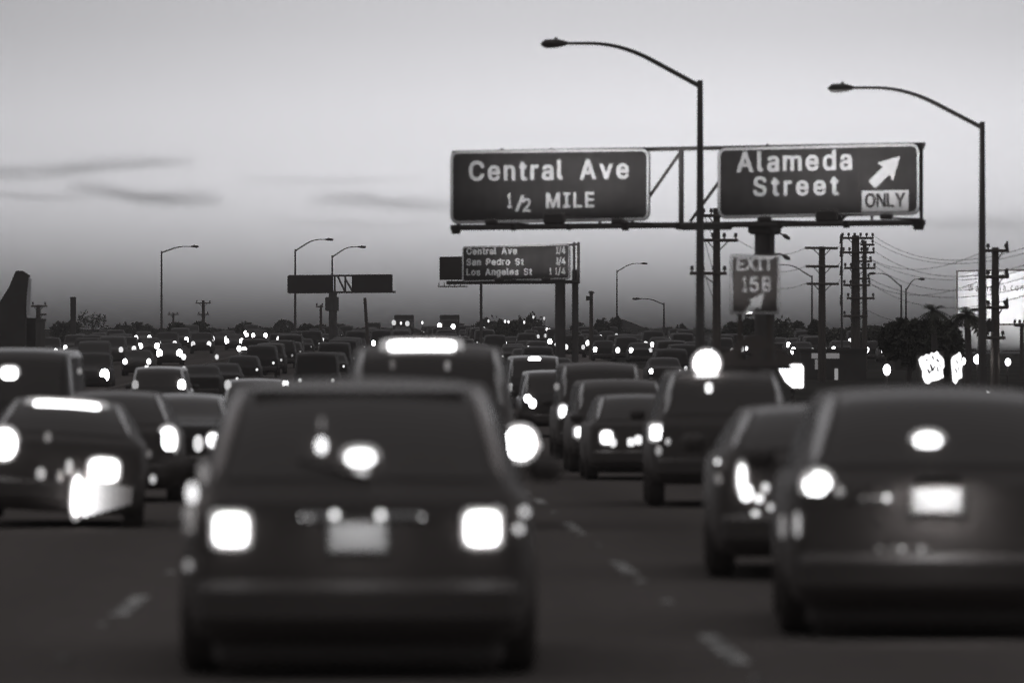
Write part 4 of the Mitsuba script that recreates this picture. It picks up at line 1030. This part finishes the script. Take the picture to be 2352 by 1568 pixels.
# ------------------------------------------------------------------ left: slanted pylon on a dark building
P7 = Plane(-40, 300, 90, 300); W7 = P7.W()
py = thing('slanted_pylon', 'dark slanted pylon with a pale right edge at the left border', 'pylon')
def poly7(*p): return Polygon([P7.uz(*a) for a in p])
part(py, 'shaft', extrude(poly7((-30, 712), (0, 692), (20, 660), (36, 622), (51, 622), (66, 632), (61, 680), (58, 716), (58, 800), (-30, 800)), 1.2), 'wall', W7)
part(py, 'edge_panel', extrude(poly7((61, 685), (66, 636), (70, 640), (69, 680), (68, 722), (60, 722)), 1.0), 'poster', W7 @ T().translate([0, -.02, 0]))  # white strip stands for sky reflected along the edge
dk = thing('flat_roof_building', 'low dark building below the slanted pylon on the far left', 'building')
part(dk, 'wall', extrude(poly7((-60, 735), (78, 735), (78, 830), (-60, 830)), 8.0), 'wall', W7 @ T().translate([0, 1.3, 0]))
part(dk, 'roof', extrude(poly7((-62, 726), (80, 730), (80, 736), (-62, 736)), 8.4), 'wall', W7 @ T().translate([0, 1.25, 0]))
part(dk, 'window', extrude(poly7((10, 752), (40, 752), (40, 770), (10, 770)), .05), 'glass', W7 @ T().translate([0, 1.27, 0]))

# ------------------------------------------------------------------ trees and distant buildings


def leaves(c, rad, n, size, seed, hole=.2):
    """Small leaf faces spread through a lumpy crown."""
    r = np.random.default_rng(seed)
    lobes = r.normal(0, .42, (9, 3)); lobes[:, 2] *= .8
    pts = lobes[r.integers(0, 9, n)] + r.normal(0, .26, (n, 3))
    rr = np.linalg.norm(pts, axis=1); pts *= np.where(rr > .95, .95 / rr, 1)[:, None] * (1 + .1 * r.uniform(-1, 1, (n, 1)))
    keep = meshkit.noise(pts * 3.1 + seed, seed) > hole * .9
    pts = pts[keep]; n = len(pts)
    pts = np.array(c) + pts * np.array(rad)
    a = r.normal(0, 1, (n, 3)); a /= np.linalg.norm(a, axis=1, keepdims=True)
    b = np.cross(a, r.normal(0, 1, (n, 3))); b /= np.linalg.norm(b, axis=1, keepdims=True)
    s = (size * r.uniform(.5, 1.4, n))[:, None]
    v = np.stack([pts - a * s, pts + b * s * .55, pts + a * s, pts - b * s * .55], 1).reshape(-1, 3)
    i = np.arange(n)[:, None] * 4
    return v, np.vstack([i + [0, 1, 2], i + [0, 2, 3]])


TREES = {}


def tree(label, u, vt, d, wpx, hpx, n=700, seed=0, group=None, bare=False):
    k = thing('tree', label, 'tree', group)
    s = S_(d); top = at(u, vt, d); base = g(d); rx, rz = wpx / s / 2, hpx / s / 2
    c = np.array([top[0], d, top[2] - rz])
    trunk = [tube([[c[0], d, base], [c[0] + .1, d, (base + c[2]) / 2], [c[0], d, c[2] + rz * .3]], .16, .06)]
    r = np.random.default_rng(seed)
    for i in range(6):
        e = c + r.uniform(-.8, .8, 3) * [rx, rx, rz]
        trunk.append(tube([[c[0], d, c[2] - rz * .5], (np.array([c[0], d, c[2] - rz * .5]) + e) / 2 + [0, 0, .15], e], .06, .02, 6))
    part(k, 'trunk', cat(trunk), 'bark')
    part(k, 'crown', leaves(c, (rx * 1.15, max(rx, .8), rz * 1.1), n if not bare else n // 4, (.14 + .09 * rx) * (1 if not bare else .6), seed), 'foliage')


def tree_label(u, w): return f"{'wide' if w > 48 else 'small' if w < 38 else 'rounded'} dark skyline tree {place_words((u - VPX) / F * 600, 600)}"
sk = [(150, 738, 60, 50), (212, 712, 60, 60), (285, 744, 46, 40), (322, 741, 56, 44), (405, 742, 40, 36), (462, 740, 40, 36), (560, 738, 36, 34), (600, 752, 40, 30), (652, 737, 38, 36), (705, 746, 44, 36), (735, 748, 40, 34), (790, 758, 40, 30),
      (1100, 742, 40, 50), (1130, 728, 50, 64), (1165, 726, 50, 66), (1200, 722, 50, 68), (1228, 720, 36, 60), (1258, 756, 50, 36), (1334, 741, 44, 46), (1384, 732, 30, 50), (1414, 729, 26, 40), (1563, 748, 28, 44), (1512, 757, 40, 34),
      (1690, 742, 60, 50), (1740, 730, 70, 60), (1790, 728, 60, 60), (1832, 742, 40, 50), (1871, 736, 26, 56), (1915, 756, 46, 44), (1960, 754, 60, 50), (2010, 752, 60, 56), (2330, 812, 60, 36), (2290, 818, 50, 30)]
for i, (u_, v_, w_, h_) in enumerate(sk):
    d_ = [640, 700, 760, 820, 580][i % 5]
    if u_ > 1640: d_ = [430, 470, 520][i % 3]
    tree('leafless thin tree on the far left skyline' if i == 1 else tree_label(u_, w_), u_, v_, d_, w_, h_, 1500, 100 + i, None if i == 1 else 'rounded trees on the skyline', bare=(i == 1))
# dense big trees at the right
for i, (u_, v_, w_, h_, lab) in enumerate(((2085, 736, 110, 100, 'broad dark tree mass left of the two palms'), (2130, 738, 90, 110, 'dense dark tree under the left palm'), (2172, 744, 80, 110, 'dense dark tree between the two palms'))):
    tree(lab, u_, v_, 260 + 9 * i, w_, h_, 2600, 400 + i)
bld = thing('dark_building', 'dark flat roofed block beneath the trees at right', 'building'); P8 = Plane(2050, 282, 2205, 282); W8 = P8.W()
def poly8(*p): return Polygon([P8.uz(*a) for a in p])
part(bld, 'wall', extrude(poly8((2056, 746), (2200, 746), (2200, 850), (2056, 850)), 6), 'wall', W8)
part(bld, 'roof', extrude(poly8((2053, 741), (2203, 741), (2203, 747), (2053, 747)), 6.4), 'wall', W8 @ T().translate([0, -.15, 0]))


def palm(label, u, vt, d, hpx, wpx, seed):
    k = thing('palm_tree', label, 'palm tree'); s = S_(d); b = at(u, vt + hpx * .55, d); r = np.random.default_rng(seed)
    part(k, 'trunk', tube([[b[0], d, g(d)], [b[0] + .08, d, (g(d) + b[2]) / 2], [b[0], d, b[2]]], .17, .12), 'bark')
    R = wpx / s / 2 * 1.1
    for i in range(22):
        az = i * 2.4 + r.uniform(-.2, .2); el = r.uniform(-.6, 1.1)
        t = np.linspace(0, 1, 9)
        x = np.cos(az) * np.cos(el) * R * t; y = np.sin(az) * np.cos(el) * R * t; z = (math.sin(el) * t - .55 * t ** 2) * R + .1
        spine = np.stack([x + b[0], y + d, z + b[2]], 1)
        side = np.array([-math.sin(az), math.cos(az), 0])
        v, f = [], []
        for j in range(8):
            for sg in (-1, 1):
                p = spine[j]; q_ = spine[j + 1]; l = R * .32 * math.sin(math.pi * (.12 + .8 * t[j]))
                tip = (p + q_) / 2 + side * sg * l + (spine[-1] - spine[0]) * .12 - [0, 0, l * .35]
                n0 = len(v); v += [p, q_, tip]; f.append([n0, n0 + 1, n0 + 2])
        part(k, 'frond', (np.array(v), np.array(f)), 'foliage')


palm('palm tree above the dense dark trees, left of two', 2143, 700, 250, 34, 80, 5)
palm('palm tree with bare trunk left of the tall right lamp post', 2221, 694, 245, 60, 95, 6)

hl = structure('hills', None or (lambda: (lambda us: (np.array([p for u_, v_ in us for p in (at(u_, 800, 1500) * [1, 1, 0] + [0, 0, 4], at(u_, v_, 1500), at(u_, v_, 1540) * [1, 1, 0] + [0, 0, 4])]),
      np.array([[3 * i + a, 3 * i + 3 + a, 3 * i + 4 + a, 3 * i + 1 + a] for i in range(len(us) - 1) for a in (0, 1)])))([(-300, 758), (0, 756), (300, 757), (560, 758), (800, 762), (840, 755), (880, 752), (930, 756), (1000, 762), (1300, 758), (1390, 745), (1430, 733), (1455, 742), (1500, 762), (1700, 757), (2000, 758), (2400, 757), (2800, 757)]))(), 'soil')
wood = thing('far_wood', 'dark far off line of trees and bushes along the whole skyline', 'trees', kind='stuff')
r = np.random.default_rng(3); vs, fs, n0 = [], [], 0
for i in range(150):
    u_ = -60 + i * 17 + r.uniform(-6, 6); d_ = r.uniform(860, 1050)
    top = at(u_, 762 + r.uniform(-7, 6), d_)
    h_ = (top[2] - g(d_)) / 2
    v, f = leaves((top[0], d_, top[2] - h_ * .8), (r.uniform(.9, 1.8), 1.2, max(h_, .5)), 170, .3, 700 + i, .1)
    vs.append(v); fs.append(f + n0); n0 += len(v)
part(wood, None, (np.vstack(vs), np.vstack(fs)), 'foliage')

# oncoming lorries at the crest
for lab, u_, lampy, e in (('boxy dark lorry on the crest with faint lamps, left of two', 928, 741, 1.0), ('boxy dark lorry on the crest with two bright headlamps', 1033, 748, 9)):
    d_ = 640; s = S_(d_); k = thing('lorry', lab, 'lorry'); zt_ = at(u_, 723, d_)[2]; b0 = g(d_); x_ = at(u_, 740, d_)[0]
    part(k, 'cargo_box', box([x_, d_ + 3.5, (b0 + 1.1 + zt_) / 2], [2.2, 5.0, zt_ - b0 - 1.1], .06), 'wall')
    part(k, 'cab', box([x_, d_ + .4, b0 + 1.5], [2.0, 1.3, 2.0], .15), 'paint_charcoal')
    part(k, 'windscreen', box([x_, d_ - .26, b0 + 2.0], [1.7, .03, .7], .01), 'glass')
    for sx in (-1, 1):
        for y in (.4, 4.8): part(k, 'wheel', cone([x_ + sx * .75, d_ + y, b0 + .45], [x_ + sx * 1.05, d_ + y, b0 + .45], .45, .45, 16), 'tyre')
        p = at(u_ - 8 + sx * 15.5, lampy + (sx + 1), d_)
        part(k, 'headlamp', pad(.5, .6, .06, 2.3), 'lens', T().translate([p[0], d_ - .32, p[2]]), emit=e)
# rooftop and crest glints above the middle trees: small lamps on slim posts
for i, (u_, v_, e) in enumerate(((921, 742, 2), (970, 741, 2.5), (1122, 737, 1.2), (1160, 738, 2.5), (1168, 739, 2.0), (1204, 740, 1.6), (1225, 728, 1), (1250, 731, .8), (1256, 756, 6), (1262, 757, 1), (1112, 754, 1.0), (1661, 755, 1.5), (1667, 757, 1.2), (1672, 757, 1))):
    k = thing('small_lamp', 'tiny lamp glinting on the skyline', 'lamp', 'tiny lamps on the skyline'); d_ = 560; b = at(u_, v_, d_)
    m = trimesh.creation.icosphere(1, 1); m.vertices *= [.11, .1, .17]; m.apply_translation(b)
    part(k, 'globe', m, 'lens', emit=e)
    part(k, 'post', cone([b[0], d_ + .05, g(d_)], [b[0], d_ + .05, b[2] - .12], .03, .03, 6), 'dark_metal')

# ------------------------------------------------------------------ wisps of cloud, thin closed volumes far outside the haze
DC = 26000.0; PX = DC / F


def wisp(label, spine, thick, tau, seed):
    """A streak of cloud: a closed box of thin vapour whose density is a soft band of noise along the spine."""
    k = thing('cloud', label, 'cloud', kind='stuff')
    DC = 22000.0 + 1100.0 * seed
    sp = np.array(spine, float); u0, u1 = sp[0, 0] - 20, sp[-1, 0] + 20
    v0, v1 = sp[:, 1].min() - 1.6 * thick, sp[:, 1].max() + 1.6 * thick
    nx, ny, nz = 120, 3, 40; Ly = 400.0
    uu, vv = np.meshgrid(np.linspace(u0, u1, nx), np.linspace(v1, v0, nz))
    c = PchipInterpolator(sp[:, 0], sp[:, 1])(np.clip(uu, sp[0, 0], sp[-1, 0]))
    t = (uu - u0) / (u1 - u0)
    n1 = meshkit.fbm(np.stack([uu / 90, vv / 14, vv * 0 + seed * 3.1], -1), 3, seed) - .5
    n2 = meshkit.fbm(np.stack([uu / 160, vv / 60, vv * 0 + seed], -1), 2, seed + 9)
    half = thick * .5 * (.7 + .6 * n2)
    w = np.exp(-((vv - c + 14 * n1) / half) ** 2) * np.clip(np.sin(math.pi * t), 0, 1) ** .6 * (.55 + .9 * (n1 + .5))
    edge = np.minimum(np.arange(nz), np.arange(nz)[::-1])[:, None] / 4.0
    w *= np.clip(edge, 0, 1)
    grid = np.repeat(np.clip(w, 0, None)[:, None, :, None], ny, axis=1).astype(np.float32) * (tau / Ly)
    a, b = at(u0, v1, DC), at(u1, v0, DC)
    box_ = T().translate([a[0], DC - Ly / 2, a[2]]).scale([b[0] - a[0], Ly, b[2] - a[2]])
    scene[k] = {'type': 'cube', 'to_world': box_ @ T().translate([.5, .5, .5]).scale(.5), 'bsdf': {'type': 'null'},
                'interior': {'type': 'heterogeneous', 'albedo': {'type': 'rgb', 'value': .42}, 'sigma_t': {'type': 'gridvolume', 'grid': mi.VolumeGrid(grid), 'to_world': box_}}}


wisp('thin grey cloud streak at the upper left border', [(-60, 402), (120, 392), (240, 380), (440, 372)], 34, .48, 1)
wisp('wavy grey cloud streak at left, lower of two', [(165, 432), (250, 440), (330, 455), (420, 460), (500, 459)], 34, .55, 2)
wisp('faint cloud streak at the left border under the upper one', [(-60, 436), (60, 452), (200, 455)], 18, .22, 3)
wisp('grey cloud streak touching the big sign from the left', [(720, 460), (840, 460), (930, 468), (1070, 474)], 32, .42, 4)
wisp('faint flat cloud streak left of the big sign', [(560, 414), (700, 416), (960, 409)], 18, .14, 5)
wisp('broad faint cloud streak at the right border', [(2090, 512), (2240, 512), (2420, 520)], 40, .25, 6)
wisp('lowest faint cloud streak in the middle left', [(620, 508), (800, 514), (1000, 516)], 14, .12, 8)

# ------------------------------------------------------------------ smog: the air over the city
scene['haze_air'] = {'type': 'homogeneous', 'albedo': {'type': 'rgb', 'value': [.26, .25, .25]}, 'sigma_t': .0008}
scene['haze'] = {'type': 'cube', 'to_world': T().translate([0, 2850, 7.0]).scale([2700, 3250, 9.0]), 'bsdf': {'type': 'null'}, 'interior': {'type': 'ref', 'id': 'haze_air'}}
labels['haze'] = {'kind': 'stuff', 'label': 'dusky smog over the whole road', 'category': 'haze'}

# ------------------------------------------------------------------ say which one is meant where several of a kind share their words
same = {}
for k_, l_ in labels.items():
    if l_.get('group') in ('rounded trees on the skyline', 'distant cars in the far traffic', 'oncoming cars across the median', 'tiny lamps on the skyline'):
        same.setdefault(l_['label'], []).append(k_)


def column_of(key):
    d = next(v for k_, v in scene.items() if k_.startswith(key + '__') and v.get('type') == 'ply')
    if 'to_world' in d:
        m = np.array(d['to_world'].matrix); p = m[:3, 3]
    else: p = meshkit.WRITTEN[d['filename']][0].mean(0)
    return p[0] / p[1]


ORD = ['leftmost', 'second from left', 'third from left', 'fourth from left', 'fifth from left', 'sixth from left', 'seventh from left', 'eighth from left', 'ninth from left', 'tenth from left', 'fourth from right', 'third from right', 'second from right', 'rightmost']
for text, ks in same.items():
    if len(ks) < 2: continue
    ks.sort(key=column_of)
    for i, k_ in enumerate(ks):
        if i < len(ORD): labels[k_]['label'] = f"{text}, {ORD[i]}"
for l_ in labels.values():
    if len(l_.get('label', '').split()) > 16: l_['label'] = l_['label'].replace(' brightly lit', '').replace(' dimly lit', ' dim')
